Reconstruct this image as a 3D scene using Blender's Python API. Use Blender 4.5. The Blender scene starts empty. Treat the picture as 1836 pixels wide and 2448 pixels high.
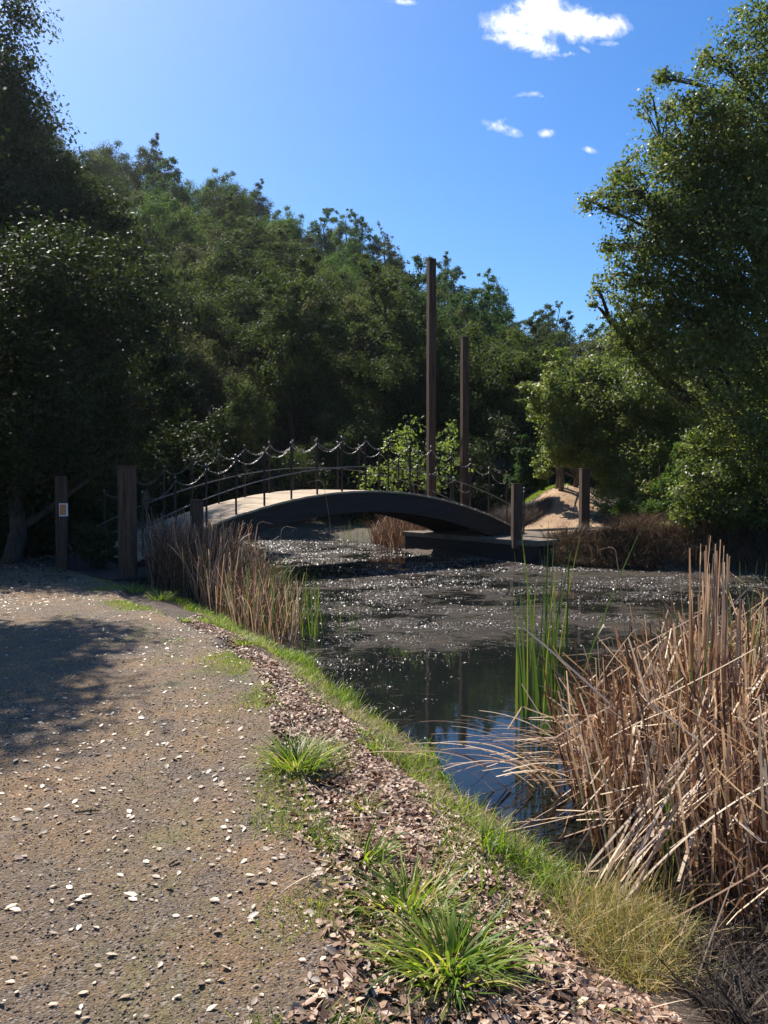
import bpy, math, random
import numpy as np
from mathutils import Vector, Matrix
R = math.radians
rng = np.random.default_rng(11)
random.seed(5)
sc = bpy.context.scene
COL = sc.collection
PI = math.pi

# ------------------------------------------------------------ camera / sight
EYE = np.array([0.0, 0.0, 1.55]); PITCH = R(2.26); WATER = -0.30
def ray(dx, dy):
    s = 1.10667
    a = (dx*s-918)/2000; b = (1224-dy*s)/2000
    return np.array([a, math.cos(PITCH)+b*math.sin(PITCH), -math.sin(PITCH)+b*math.cos(PITCH)])
def at(dx, dy, D=None, z=None):
    r = ray(dx, dy)
    t = D/r[1] if D is not None else (z-EYE[2])/r[2]
    return EYE + r*t

SUN_AZ = 36.0; SUN_EL = 48.0     # degrees left of the view axis (+Y), elevation
SV = np.array([-math.sin(R(SUN_AZ))*math.cos(R(SUN_EL)), math.cos(R(SUN_AZ))*math.cos(R(SUN_EL)), math.sin(R(SUN_EL))])

# ------------------------------------------------------------ object helpers
def props(o, label=None, cat=None, group=None, kind=None):
    if label: o['label'] = label
    if cat: o['category'] = cat
    if group: o['group'] = group
    if kind: o['kind'] = kind
    return o
def empty(name, loc, label, cat, group=None, rz=0.0):
    o = bpy.data.objects.new(name, None); COL.objects.link(o)
    o.location = tuple(loc); o.rotation_euler = (0, 0, rz); o.empty_display_size = .2
    return props(o, label, cat, group)
def link(name, me, parent=None):
    o = bpy.data.objects.new(name, me); COL.objects.link(o)
    if parent is not None: o.parent = parent
    return o
def npmesh(name, V, F, mat, smooth=False, attrs=None):
    """V (n,3), F (m,k) constant-size faces"""
    V = np.asarray(V, np.float32); F = np.asarray(F, np.int32)
    me = bpy.data.meshes.new(name)
    me.vertices.add(len(V)); me.vertices.foreach_set('co', V.ravel())
    k = F.shape[1]; me.loops.add(F.size); me.loops.foreach_set('vertex_index', F.ravel())
    me.polygons.add(len(F)); me.polygons.foreach_set('loop_start', np.arange(0, F.size, k, dtype=np.int32))
    me.polygons.foreach_set('loop_total', np.full(len(F), k, np.int32))
    if smooth: me.polygons.foreach_set('use_smooth', np.ones(len(F), bool))
    for an, av in (attrs or {}).items():
        a = me.attributes.new(an, 'FLOAT', 'POINT'); a.data.foreach_set('value', np.asarray(av, np.float32).ravel())
    me.update(calc_edges=True)
    if mat: me.materials.append(mat)
    return me
class MB:
    def __init__(s): s.v = []; s.f = []
    def add(s, V, F):
        b = len(s.v); s.v += [tuple(p) for p in V]; s.f += [tuple(i+b for i in f) for f in F]
    def box(s, c, d, M=None, bev=0.0):
        x, y, z = [q/2 for q in d]
        if bev <= 0:
            V = [(sx*x, sy*y, sz*z) for sz in (-1, 1) for sx, sy in ((-1,-1),(1,-1),(1,1),(-1,1))]
            F = [(3,2,1,0),(4,5,6,7)]+[(i,(i+1)%4,4+(i+1)%4,4+i) for i in range(4)]
        else:
            V = []; F = []
            rings = [(-z, bev), (-z+bev, 0), (z-bev, 0), (z, bev)]
            for zz, ins in rings:
                X = x-ins; Y = y-ins; b = bev
                V += [(-X+b,-Y,zz),(X-b,-Y,zz),(X,-Y+b,zz),(X,Y-b,zz),(X-b,Y,zz),(-X+b,Y,zz),(-X,Y-b,zz),(-X,-Y+b,zz)]
            F = [tuple(range(7,-1,-1)), tuple(range(24,32))]
            for k in range(3):
                F += [(8*k+i, 8*k+(i+1)%8, 8*k+8+(i+1)%8, 8*k+8+i) for i in range(8)]
        V = [Vector(p) for p in V]
        if M is not None: V = [M @ p for p in V]
        s.add([p+Vector(c) for p in V], F)
    def tube(s, pts, rad, n=6, cap=True):
        pts = [Vector(p) for p in pts]
        if not hasattr(rad, '__len__'): rad = [rad]*len(pts)
        V = []; F = []; ref = Vector((.3,.2,1))
        for i, p in enumerate(pts):
            t = (pts[min(i+1,len(pts)-1)]-pts[max(i-1,0)]).normalized()
            if abs(t.dot(ref.normalized())) > .95: ref = Vector((1,.1,.1))
            a = t.cross(ref).normalized(); b = t.cross(a)
            for k in range(n):
                an = 2*PI*k/n; V.append(p+(a*math.cos(an)+b*math.sin(an))*rad[i])
            if i:
                F += [((i-1)*n+k, (i-1)*n+(k+1)%n, i*n+(k+1)%n, i*n+k) for k in range(n)]
        if cap: F += [tuple(range(n-1,-1,-1)), tuple(range((len(pts)-1)*n, len(pts)*n))]
        s.add(V, F)
    def build(s, name, mat, parent=None, smooth=False):
        me = bpy.data.meshes.new(name); me.from_pydata(s.v, [], s.f); me.update()
        if mat: me.materials.append(mat)
        if smooth: me.polygons.foreach_set('use_smooth', [True]*len(me.polygons))
        return link(name, me, parent)

# ------------------------------------------------------------ materials
def newmat(name):
    m = bpy.data.materials.new(name); m.use_nodes = True
    nt = m.node_tree; nt.nodes.clear()
    return m, nt
def N(nt, t, **kw):
    n = nt.nodes.new(t)
    for k, v in kw.items():
        if k.startswith('i_'):
            key = k[2:]
            key = int(key) if key.isdigit() else key.replace('_', ' ')
            n.inputs[key].default_value = v
        else: setattr(n, k, v)
    return n
def ramp(nt, fac, stops, interp='LINEAR'):
    n = nt.nodes.new('ShaderNodeValToRGB'); e = n.color_ramp.elements; n.color_ramp.interpolation = interp
    while len(e) < len(stops): e.new(.5)
    for q, (p, c) in zip(e, stops):
        q.position = p; q.color = (c[0], c[1], c[2], 1) if hasattr(c, '__len__') else (c, c, c, 1)
    nt.links.new(fac, n.inputs[0]); return n.outputs[0]
def mixc(nt, f, a, b, mode='MIX'):
    n = nt.nodes.new('ShaderNodeMix'); n.data_type = 'RGBA'; n.blend_type = mode
    for s, v in ((0, f), (6, a), (7, b)):
        if isinstance(v, bpy.types.NodeSocket): nt.links.new(v, n.inputs[s])
        elif s == 0: n.inputs[0].default_value = v
        else: n.inputs[s].default_value = (*v, 1)
    return n.outputs[2]
def mathn(nt, op, a, b=None, clamp=False):
    n = nt.nodes.new('ShaderNodeMath'); n.operation = op; n.use_clamp = clamp
    for s, v in ((0, a), (1, b)):
        if v is None: continue
        if isinstance(v, bpy.types.NodeSocket): nt.links.new(v, n.inputs[s])
        else: n.inputs[s].default_value = v
    return n.outputs[0]
def pos(nt, scale=(1,1,1), obj=False):
    if obj:
        o = nt.nodes.new('ShaderNodeTexCoord').outputs['Object']
    else:
        o = nt.nodes.new('ShaderNodeNewGeometry').outputs['Position']
    m = N(nt, 'ShaderNodeMapping'); m.inputs['Scale'].default_value = scale
    nt.links.new(o, m.inputs[0]); return m.outputs[0]
def noise(nt, v, scale, detail=4, rough=.55, dist=0.0):
    n = N(nt, 'ShaderNodeTexNoise', i_Scale=scale, i_Detail=detail, i_Roughness=rough, i_Distortion=dist)
    nt.links.new(v, n.inputs['Vector']); return n.outputs['Fac']
def bump(nt, h, strength, dist, normal=None):
    b = N(nt, 'ShaderNodeBump', i_Strength=strength, i_Distance=dist); nt.links.new(h, b.inputs['Height'])
    if normal is not None: nt.links.new(normal, b.inputs['Normal'])
    return b.outputs[0]
def out(nt, sh):
    o = nt.nodes.new('ShaderNodeOutputMaterial'); nt.links.new(sh, o.inputs['Surface'])
def princ(nt, col, rough=.6, spec=.5, normal=None, metal=0.0, ior=None):
    p = N(nt, 'ShaderNodeBsdfPrincipled')
    for s, v in (('Base Color', col), ('Roughness', rough), ('Specular IOR Level', spec), ('Metallic', metal)):
        if isinstance(v, bpy.types.NodeSocket): nt.links.new(v, p.inputs[s])
        elif s == 'Base Color': p.inputs[s].default_value = (*v, 1)
        else: p.inputs[s].default_value = v
    if ior: p.inputs['IOR'].default_value = ior
    if normal is not None: nt.links.new(normal, p.inputs['Normal'])
    return p.outputs[0]
def leaf_mat(name, stops, trans=.3, rough=.45, spec=.4, tcol=None, gain=(1,1,1)):
    m, nt = newmat(name)
    a = N(nt, 'ShaderNodeAttribute', attribute_name='rnd')
    c = ramp(nt, a.outputs['Fac'], [(p_, tuple(q_*g_ for q_, g_ in zip(c_, gain))) for p_, c_ in stops])
    p = princ(nt, c, rough, spec)
    t = N(nt, 'ShaderNodeBsdfTranslucent')
    tc = mixc(nt, 1.0, c, tcol or (1.5, 1.7, .7), 'MULTIPLY'); nt.links.new(tc, t.inputs[0])
    mx = N(nt, 'ShaderNodeMixShader', i_0=trans); nt.links.new(p, mx.inputs[1]); nt.links.new(t.outputs[0], mx.inputs[2])
    out(nt, mx.outputs[0]); return m
def simple(name, c1, c2, scale=(1,1,1), ns=8, rough=.8, spec=.3, bs=.3, bd=.01, metal=0, obj=True):
    m, nt = newmat(name); v = pos(nt, scale, obj); n = noise(nt, v, ns, 6, .65)
    c = ramp(nt, n, [(.3, c1), (.7, c2)])
    out(nt, princ(nt, c, rough, spec, bump(nt, n, bs, bd), metal)); return m

M = {}
M['oak'] = leaf_mat('oak_leaf', [(0,(.028,.04,.014)),(.45,(.055,.072,.022)),(.8,(.095,.105,.036)),(1,(.15,.145,.055))], .5, .45, .3, (1.2,1.4,.75), gain=(2.1,1.95,1.75))
M['bush'] = leaf_mat('bush_leaf', [(0,(.035,.055,.018)),(.5,(.075,.098,.032)),(1,(.15,.155,.055))], .48, .45, .3, (1.25,1.4,.75), gain=(2.0,1.85,1.55))
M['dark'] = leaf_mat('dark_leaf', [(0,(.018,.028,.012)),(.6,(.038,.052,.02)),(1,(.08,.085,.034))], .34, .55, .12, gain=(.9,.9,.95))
M['hillA'] = leaf_mat('hill_oak_leaf', [(0,(.020,.030,.013)),(.6,(.038,.052,.021)),(1,(.075,.082,.036))], .45, .65, .1, gain=(1.3,1.3,1.1))
M['hillB'] = leaf_mat('hill_bright_leaf', [(0,(.024,.044,.015)),(.6,(.048,.078,.024)),(1,(.09,.115,.04))], .45, .65, .1, gain=(1.4,1.4,1.15))
M['hillC'] = leaf_mat('hill_grey_leaf', [(0,(.032,.036,.024)),(.6,(.058,.062,.04)),(1,(.10,.098,.064))], .45, .65, .1, gain=(1.25,1.2,1.1))
M['needle'] = leaf_mat('needle_leaf', [(0,(.018,.036,.018)),(.6,(.034,.062,.028)),(1,(.065,.09,.04))], .45, .65, .1, gain=(1.25,1.3,1.15))
M['willow'] = leaf_mat('willow_leaf', [(0,(.12,.16,.04)),(.6,(.2,.24,.07)),(1,(.3,.33,.11))], .4, .5, .3)
M['grass'] = leaf_mat('grass_blade', [(0,(.05,.105,.014)),(.5,(.12,.19,.03)),(.85,(.22,.27,.055)),(1,(.38,.33,.15))], .45, .45, .35, (1.5,1.6,.5), gain=(1.35,1.25,1.2))
M['olive'] = leaf_mat('olive_grass', [(0,(.10,.13,.03)),(.4,(.20,.21,.06)),(.75,(.33,.28,.12)),(1,(.46,.38,.22))], .35, .5, .3, (1.3,1.3,.7), gain=(1.3,1.12,1.2))
M['cattail'] = leaf_mat('green_cattail', [(0,(.035,.07,.025)),(.6,(.075,.125,.04)),(1,(.2,.2,.07))], .4, .4, .4, (1.4,1.5,.5))
M['reed'] = leaf_mat('dry_reed', [(0,(.07,.034,.02)),(.35,(.17,.085,.05)),(.6,(.42,.285,.18)),(1,(.78,.62,.43))], .25, .5, .35, (1.2,1.0,.8))
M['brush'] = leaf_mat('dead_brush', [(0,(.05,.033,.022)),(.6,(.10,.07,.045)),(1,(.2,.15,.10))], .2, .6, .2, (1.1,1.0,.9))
M['shadebrush'] = leaf_mat('brush_painted_shade', [(0,(.02,.014,.01)),(.7,(.045,.032,.022)),(1,(.14,.10,.07))], .15, .6, .2, (1.1,1.0,.9))  # darker copy of the dead brush, corner shade put into its colours
M['greybrush'] = leaf_mat('grey_brush', [(0,(.09,.07,.06)),(.6,(.15,.12,.10)),(1,(.24,.19,.16))], .2, .6, .2, (1,1,1))
M['litter'] = leaf_mat('litter_leaf', [(0,(.06,.032,.02)),(.35,(.17,.10,.062)),(.75,(.30,.19,.125)),(1,(.50,.37,.26))], .12, .5, .4, (1.1,.9,.8), gain=(1.25,1.2,1.15))
M['pale'] = leaf_mat('pale_leaf', [(0,(.24,.17,.12)),(.4,(.42,.33,.24)),(.8,(.54,.45,.33)),(1,(.68,.60,.48))], .12, .45, .4, (1,1,1))
M['fleck'] = leaf_mat('floating_fleck', [(0,(.05,.04,.03)),(.5,(.12,.095,.075)),(.85,(.3,.25,.21)),(1,(.6,.54,.47))], .05, .42, .4, (1,1,1))
M['bark'] = simple('bark', (.035,.027,.02), (.09,.07,.055), (1,1,.25), 14, .9, .2, .6, .02)
M['greybark'] = simple('grey_bark', (.07,.06,.05), (.16,.14,.12), (1,1,.3), 14, .9, .2, .6, .02)
M['timber'] = simple('weathered_timber', (.022,.013,.009), (.125,.076,.05), (9,9,.35), 5, .85, .25, .5, .01)
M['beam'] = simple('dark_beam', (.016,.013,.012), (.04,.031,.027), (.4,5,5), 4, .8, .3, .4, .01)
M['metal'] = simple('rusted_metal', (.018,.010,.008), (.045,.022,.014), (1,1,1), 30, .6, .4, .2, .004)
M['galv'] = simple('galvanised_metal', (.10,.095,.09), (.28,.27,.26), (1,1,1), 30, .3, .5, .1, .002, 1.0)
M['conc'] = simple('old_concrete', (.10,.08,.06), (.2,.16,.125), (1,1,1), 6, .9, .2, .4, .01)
def plank_mat():
    m, nt = newmat('deck_planks'); v = pos(nt, (1,1,1), True)
    n1 = noise(nt, pos(nt, (7,.8,1), True), 4, 5, .6); n2 = noise(nt, v, 1.3, 3)
    s = N(nt, 'ShaderNodeSeparateXYZ'); nt.links.new(v, s.inputs[0])
    pl = mathn(nt, 'FLOOR', mathn(nt, 'MULTIPLY', s.outputs[0], 1/.146))
    w = N(nt, 'ShaderNodeTexWhiteNoise', noise_dimensions='1D'); nt.links.new(pl, w.inputs['W'])
    c = ramp(nt, n1, [(.25,(.38,.28,.175)),(.75,(.62,.49,.33))])
    c = mixc(nt, w.outputs['Value'], c, mixc(nt, 1.0, c, (.72,.68,.66), 'MULTIPLY'))
    c = mixc(nt, mathn(nt, 'MULTIPLY', n2, .5), c, (.25,.2,.15))
    out(nt, princ(nt, c, .75, .25, bump(nt, n1, .4, .006))); return m
M['plank'] = plank_mat()

def ground_mat(kind):
    m, nt = newmat(kind+'_soil'); v = pos(nt)
    big = noise(nt, v, .55, 4, .6, .3); mid = noise(nt, v, 2.6, 5, .65, .5); fine = noise(nt, v, 38, 6, .75); grit = noise(nt, v, 170, 3, .7)
    if kind == 'path':
        c = ramp(nt, big, [(.34,(.16,.115,.078)),(.48,(.215,.14,.075)),(.6,(.29,.175,.085)),(.74,(.2,.135,.08))])
        c = mixc(nt, ramp(nt, mid, [(.42,0.0),(.66,.75)]), c, (.135,.108,.085))
        mo = noise(nt, pos(nt, (1,.6,1)), 1.7, 5, .7)
        mf = mathn(nt, 'MULTIPLY', ramp(nt, mo, [(.52,0.0),(.68,.75)]), N(nt, 'ShaderNodeAttribute', attribute_name='moss').outputs['Fac'])
        c = mixc(nt, mf, c, (.15,.15,.045))
    elif kind == 'bank':
        c = ramp(nt, mid, [(.3,(.05,.032,.022)),(.6,(.10,.067,.045)),(.8,(.13,.10,.055))])
    else:
        c = ramp(nt, mid, [(.3,(.045,.038,.02)),(.7,(.09,.07,.04))])
    vo = N(nt, 'ShaderNodeTexVoronoi', i_Scale=95.0); nt.links.new(v, vo.inputs['Vector'])
    c = mixc(nt, 1.0, c, ramp(nt, fine, [(.28,.45),(.5,.95),(.72,1.55)]), 'MULTIPLY')
    c = mixc(nt, .8, c, ramp(nt, grit, [(.3,.5),(.7,1.5)]), 'MULTIPLY')
    sepc = N(nt, 'ShaderNodeSeparateColor'); nt.links.new(vo.outputs['Color'], sepc.inputs[0])
    c = mixc(nt, ramp(nt, sepc.outputs[0], [(.82,0.0),(.95,.55)]), c, (.34,.29,.25))
    h = mathn(nt, 'ADD', mathn(nt, 'MULTIPLY', fine, 1.0), mathn(nt, 'MULTIPLY', grit, .35))
    h = mathn(nt, 'SUBTRACT', h, mathn(nt, 'MULTIPLY', vo.outputs['Distance'], .5))
    out(nt, princ(nt, c, .85, .3, bump(nt, h, .9, .022))); return m
M['path'] = ground_mat('path'); M['bankm'] = ground_mat('bank'); M['hillm'] = ground_mat('hill')
def dirt_mat():
    m, nt = newmat('tan_trail_soil'); v = pos(nt); a = noise(nt, v, 1.2, 6, .65); f = noise(nt, v, 18, 5, .7)
    c = ramp(nt, a, [(.3,(.23,.145,.085)),(.7,(.41,.28,.175))]); c = mixc(nt, .8, c, ramp(nt, f, [(.3,.55),(.7,1.4)]), 'MULTIPLY')
    out(nt, princ(nt, c, .9, .2, bump(nt, f, .8, .04))); return m
M['dirt'] = dirt_mat()
def water_mat():
    m, nt = newmat('pond_surface'); v = pos(nt)
    at_ = N(nt, 'ShaderNodeAttribute', attribute_name='cover').outputs['Fac']
    w = noise(nt, v, 3.0, 3, .5); w2 = noise(nt, v, 22, 2, .5)
    wat = princ(nt, (.008,.010,.009), .025, .5, bump(nt, mathn(nt, 'ADD', w, mathn(nt, 'MULTIPLY', w2, .12)), .06, .02), 0, 1.33)
    d1 = noise(nt, pos(nt, (1,1.6,1)), 2.2, 12, .80, 1.6); d2 = noise(nt, v, 75, 3, .7); d3 = noise(nt, v, 26, 5, .75)
    dc = ramp(nt, d3, [(.3,(.012,.010,.008)),(.55,(.034,.026,.020)),(.75,(.085,.066,.052))])
    dc = mixc(nt, ramp(nt, noise(nt, pos(nt, (1,2.2,1)), 1.1, 8, .7, 1.0), [(.42,0.0),(.62,.6)]), dc, (.085,.07,.045))
    deb = princ(nt, dc, .7, .12, bump(nt, mathn(nt, 'ADD', d2, d3), 1.0, .02))
    f = mathn(nt, 'ADD', d1, mathn(nt, 'MULTIPLY', mathn(nt, 'SUBTRACT', at_, .5), .55))
    f = ramp(nt, f, [(.60,0.0),(.70,.92)])
    mx = N(nt, 'ShaderNodeMixShader'); nt.links.new(f, mx.inputs[0]); nt.links.new(wat, mx.inputs[1]); nt.links.new(deb, mx.inputs[2])
    out(nt, mx.outputs[0]); return m
M['water'] = water_mat()

# ------------------------------------------------------------ noise in numpy
def vnoise(x, y, s, seed=0):
    x = np.asarray(x)*s; y = np.asarray(y)*s
    xi = np.floor(x).astype(int); yi = np.floor(y).astype(int); fx = x-xi; fy = y-yi
    fx = fx*fx*(3-2*fx); fy = fy*fy*(3-2*fy)
    def h(a, b):
        n = (a*374761393+b*668265263+seed*144665) & 0x7fffffff
        n = ((n ^ (n >> 13))*1274126177) & 0x7fffffff
        return ((n ^ (n >> 16)) & 0xffff)/65535.0
    return (h(xi,yi)*(1-fx)+h(xi+1,yi)*fx)*(1-fy)+(h(xi,yi+1)*(1-fx)+h(xi+1,yi+1)*fx)*fy
def sstep(a, b, x):
    t = np.clip((x-a)/(b-a), 0, 1); return t*t*(3-2*t)

# ------------------------------------------------------------ pond outline and terrain
W = lambda x, y: tuple(at(x, y, z=WATER)[:2])
POND = [W(1385,2095), W(1250,1905), W(1140,1815), W(1050,1755), W(960,1705), W(935,1640), W(860,1585), W(770,1535), W(700,1480),
        W(650,1425), W(560,1385), W(470,1340), W(405,1300), (-3.3,12.6), (-3.1,13.8), (-3.9,15.0), (-5.0,17.5), (-6.3,21.5), (-6.6,25.0), (-4,26.2), (-1.2,25.6), (-.3,24.4),
        (.6,23.2), (.4,21.6), (1.2,20.4), (3.6,18.0), (4.6,17.3), (6.2,16.6), (8.5,15.6), (12,14.5), (14,9), (12,5.4), (6,3.6), (3.0,2.9), (2.0,2.55)]
POND = np.array(POND)
def poly_sd(P, x, y):
    x = np.asarray(x, float); y = np.asarray(y, float)
    d = np.full(x.shape, 1e9); ins = np.zeros(x.shape, bool)
    for i in range(len(P)):
        ax, ay = P[i]; bx, by = P[(i+1) % len(P)]
        ex, ey = bx-ax, by-ay; t = np.clip(((x-ax)*ex+(y-ay)*ey)/(ex*ex+ey*ey), 0, 1)
        d = np.minimum(d, np.hypot(x-ax-t*ex, y-ay-t*ey))
        c = (ay > y) != (by > y)
        ins ^= c & (x < ex*(y-ay)/(ey if abs(ey) > 1e-9 else 1e-9)+ax)
    return np.where(ins, -d, d)
G0 = lambda x, y: tuple(at(x, y, z=0.0)[:2])
PATH = np.array([G0(760,2212), (.0,-6), (-7.5,-6), (-6.5,8), (-6.8,14), (-5.2,15.2), (-4.2,13.2), G0(260,1290), G0(360,1325), G0(465,1378), G0(530,1425), G0(590,1475), G0(625,1550),
                 G0(640,1640), G0(700,1760), G0(770,1900), G0(800,2020)])
TRAIL = np.array([(3.0,19.0),(3.9,18.4),(5.0,20.2),(5.7,22.6),(5.9,25.2),(7.5,27.5),(6.6,28.3),(4.9,25.6),(3.7,22.6),(3.0,20.6)])
EU = np.array([-1.2,-.459,-.376,-.332,-.276,-.221,-.166,-.105,-.072,-.016,.056,.128,.205,.255,.5,1.2])
EE = np.array([.43,.42,.405,.372,.356,.358,.335,.31,.30,.28,.235,.195,.135,.105,.09,.09])
YR = 80.0
def height(x, y):
    x = np.asarray(x, float); y = np.asarray(y, float)
    d = poly_sd(POND, x, y)
    base = .02*(vnoise(x,y,1.3,3)-.5)+.012*(vnoise(x,y,7,4)-.5)+.008*(vnoise(x,y,19,6)-.5)
    farb = sstep(15.0, 19.0, y)*sstep(3.3, 5.3, x)*.35
    base = base+farb+1.0*np.exp(-(((x-5.6)/2.2)**2+((y-25.0)/2.6)**2))
    base = base+sstep(0, 9, x-8.5)*sstep(12, 18, y)*1.2
    pd = poly_sd(PATH, x, y)
    ledge = sstep(-.03, .10, pd+.08*(vnoise(x,y,3.2,9)-.5)*2)*.055*(d > 0)*(y < 12)
    base = base-ledge
    u = x/np.maximum(y, 8.0)
    e = np.interp(u, EU, EE); Yr = np.interp(u, [-.5,.3], [84,72])
    zr = e*Yr+1.55-7.0
    hy0 = np.interp(u, [-.5,-.3,0,.3], [24,27,28.5,31])
    t = np.clip((y-hy0)/(Yr-hy0), 0, 1.15)
    hill = zr*(t**1.12)*(y > hy0)
    hill = hill+(vnoise(x,y,.12,7)-.5)*3.0*np.clip(t*4,0,1)
    bw = .55+.25*vnoise(x,y,1.1,2)
    out_ = WATER+(base-WATER)*sstep(-.02, 1, d/bw)**.8 + hill
    ins_ = WATER-.45*sstep(0, .7, -d)
    return np.where(d > 0, out_, ins_)

def axis(lo, hi, step, far_lo, far_hi, g=1.10):
    a = list(np.arange(lo, hi+1e-6, step)); s = step; p = hi
    while p < far_hi: s *= g; p += s; a.append(p)
    s = step; p = lo
    while p > far_lo: s *= g; p -= s; a.insert(0, p)
    return np.array(a)
gx = axis(-5.2, 4.2, .045, -170, 170, 1.075); gy = axis(1.6, 13.0, .045, -60, 190, 1.06)
GX, GY = np.meshgrid(gx, gy)
GZ = height(GX, GY)
nx, ny = len(gx), len(gy)
cx = (GX[:-1,:-1]+GX[1:,1:])/2; cy = (GY[:-1,:-1]+GY[1:,1:])/2
idx = np.arange(nx*ny).reshape(ny, nx)
quads = np.stack([idx[:-1,:-1], idx[:-1,1:], idx[1:,1:], idx[1:,:-1]], -1)
jit = .07*(vnoise(cx,cy,3.2,9)-.5)*2+.05*(vnoise(cx,cy,14,12)-.5)
cp = poly_sd(PATH, cx, cy)+jit; ct = poly_sd(TRAIL, cx, cy)+.6*(vnoise(cx,cy,1.5,5)-.5)
kind = np.zeros(cx.shape, int)
kind[cy > 23.5] = 2
kind[ct < 0] = 3
kind[cp < 0] = 1
allv = np.stack([GX.ravel(), GY.ravel(), GZ.ravel()], 1)
moss = np.clip(1-np.abs(poly_sd(PATH, GX, GY)+.25)/.9, 0, 1).ravel()*.9+.35
def split(k, name, mat):
    q = quads[kind == k]; u, inv = np.unique(q, return_inverse=True)
    me = npmesh(name, allv[u], inv.reshape(q.shape), mat, True, {'moss': moss[u]})
    return props(link(name, me), kind='structure')
split(0, 'ground', M['bankm']); split(1, 'path', M['path']); split(2, 'hillside', M['hillm']); split(3, 'dirt_trail', M['dirt'])

# ------------------------------------------------------------ pond surface
def cover(x, y):
    """how much floating debris: 1 = matted, 0 = open water"""
    b1 = at(1040,1680,z=WATER); b2 = at(1170,1560,z=WATER); b3 = at(960,1460,z=WATER)
    c = .74+.6*(vnoise(x,y,.55,21)-.5)+.5*(vnoise(x,y,1.7,22)-.5)+.3*(vnoise(x,y,4.1,23)-.5)
    b4 = at(1200,1440,z=WATER); c = c-.9*np.exp(-(((x-b4[0])/.7)**2+((y-b4[1])/1.2)**2)); c = c-1.5*np.exp(-(((x-b1[0])/.75)**2+((y-b1[1])/.75)**2))-1.3*np.exp(-(((x-b2[0])/.75)**2+((y-b2[1])/.9)**2))
    c = c-.8*np.exp(-(((x-b3[0])/1.1)**2+((y-b3[1])/.65)**2))
    c = c-.9*sstep(5.6,4.4,y+.8*(vnoise(x,y,2.1,24)-.5))
    return np.clip(c, 0, 1)
wx = axis(-1.5, 4.0, .08, -9, 16, 1.05); wy = axis(2.6, 12, .08, 2.0, 29, 1.05)
WX, WY = np.meshgrid(wx, wy); sd = poly_sd(POND, (WX[:-1,:-1]+WX[1:,1:])/2, (WY[:-1,:-1]+WY[1:,1:])/2)
widx = np.arange(WX.size).reshape(WX.shape)
wq = np.stack([widx[:-1,:-1], widx[:-1,1:], widx[1:,1:], widx[1:,:-1]], -1)[sd < .35]
wv = np.stack([WX.ravel(), WY.ravel(), np.full(WX.size, WATER)], 1); u_, inv = np.unique(wq, return_inverse=True)
props(link('pond_water', npmesh('pond_water', wv[u_], inv.reshape(wq.shape), M['water'], True, {'cover': cover(WX.ravel(), WY.ravel())[u_]})), kind='structure')

# ------------------------------------------------------------ leaves and blades
def unit(v): return v/np.maximum(np.linalg.norm(v, axis=-1, keepdims=True), 1e-9)
def leaf_mesh(name, C, Nn, size, mat, aspect=.55, fold=.25, rnd=None, fine=False):
    n = len(C); Nn = unit(Nn); t = unit(np.cross(Nn, rng.normal(size=(n,3)))); b = np.cross(Nn, t)
    s = (size*np.ones(n))[:,None]; w = s*aspect*.5; h = s*.5
    if not fine:
        V = np.stack([C-t*h, C+b*w+Nn*w*fold, C+t*h, C-b*w+Nn*w*fold], 1); k = 4
        F = np.arange(n*4).reshape(n,4)
    else:
        an = np.arange(6)*PI/3; V = []
        for a in an:
            V.append(C+t*h*math.cos(a)*(1+.08*rng.normal(size=(n,1)))*(1.12 if abs(math.cos(a)) > .9 else .8)+b*w*math.sin(a)*1.1*(1+.12*rng.normal(size=(n,1)))+Nn*w*(fold*abs(math.sin(a))*2*rng.random((n,1))+ .5*fold*(rng.random((n,1))-.3)))
        V = np.stack(V, 1); k = 6
        F = np.concatenate([np.arange(n)[:,None]*6+np.array([[0,1,2,3]]), np.arange(n)[:,None]*6+np.array([[0,3,4,5]])])
    r = rng.random(n) if rnd is None else rnd
    return npmesh(name, V.reshape(-1,3), F, mat, False, {'rnd': np.repeat(r, k)})
def blades(name, P, length, width, az, t0, t1, mat, segs=6, rnd=None, kink=None, kinkang=0, powr=1.4, top=.12):
    """curving strips: tilt from vertical goes t0 -> t1 along the blade, optional kink"""
    n = len(P); one = np.ones(n); length = length*one; width = width*one; az = az*one; t0 = t0*one; t1 = t1*one
    d = np.stack([np.cos(az), np.sin(az)], 1); tw = az+PI/2+rng.normal(size=n)*.9
    side = np.stack([np.cos(tw), np.sin(tw), np.zeros(n)], 1)
    p = np.array(P, float).copy(); V = []
    for i in range(segs+1):
        s = i/segs; wv_ = width*(top+(1-top)*(1-s**2.2))*.5
        V.append(p-side*wv_[:,None]); V.append(p+side*wv_[:,None])
        th = t0+(t1-t0)*((s+.5/segs)**powr)
        if kink is not None: th = th+np.where(s > kink, kinkang, 0)
        stp = (length/segs)
        p = p+np.stack([d[:,0]*np.sin(th)*stp, d[:,1]*np.sin(th)*stp, np.cos(th)*stp], 1)
        p[:,2] = np.maximum(p[:,2], WATER+.01)
    V = np.stack(V, 1); m = 2*(segs+1)
    q = np.array([[2*i, 2*i+1, 2*i+3, 2*i+2] for i in range(segs)])
    F = (np.arange(n)[:,None,None]*m+q[None]).reshape(-1,4)
    r = rng.random(n) if rnd is None else rnd
    return npmesh(name, V.reshape(-1,3), F, mat, False, {'rnd': np.repeat(r, m)})

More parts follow.
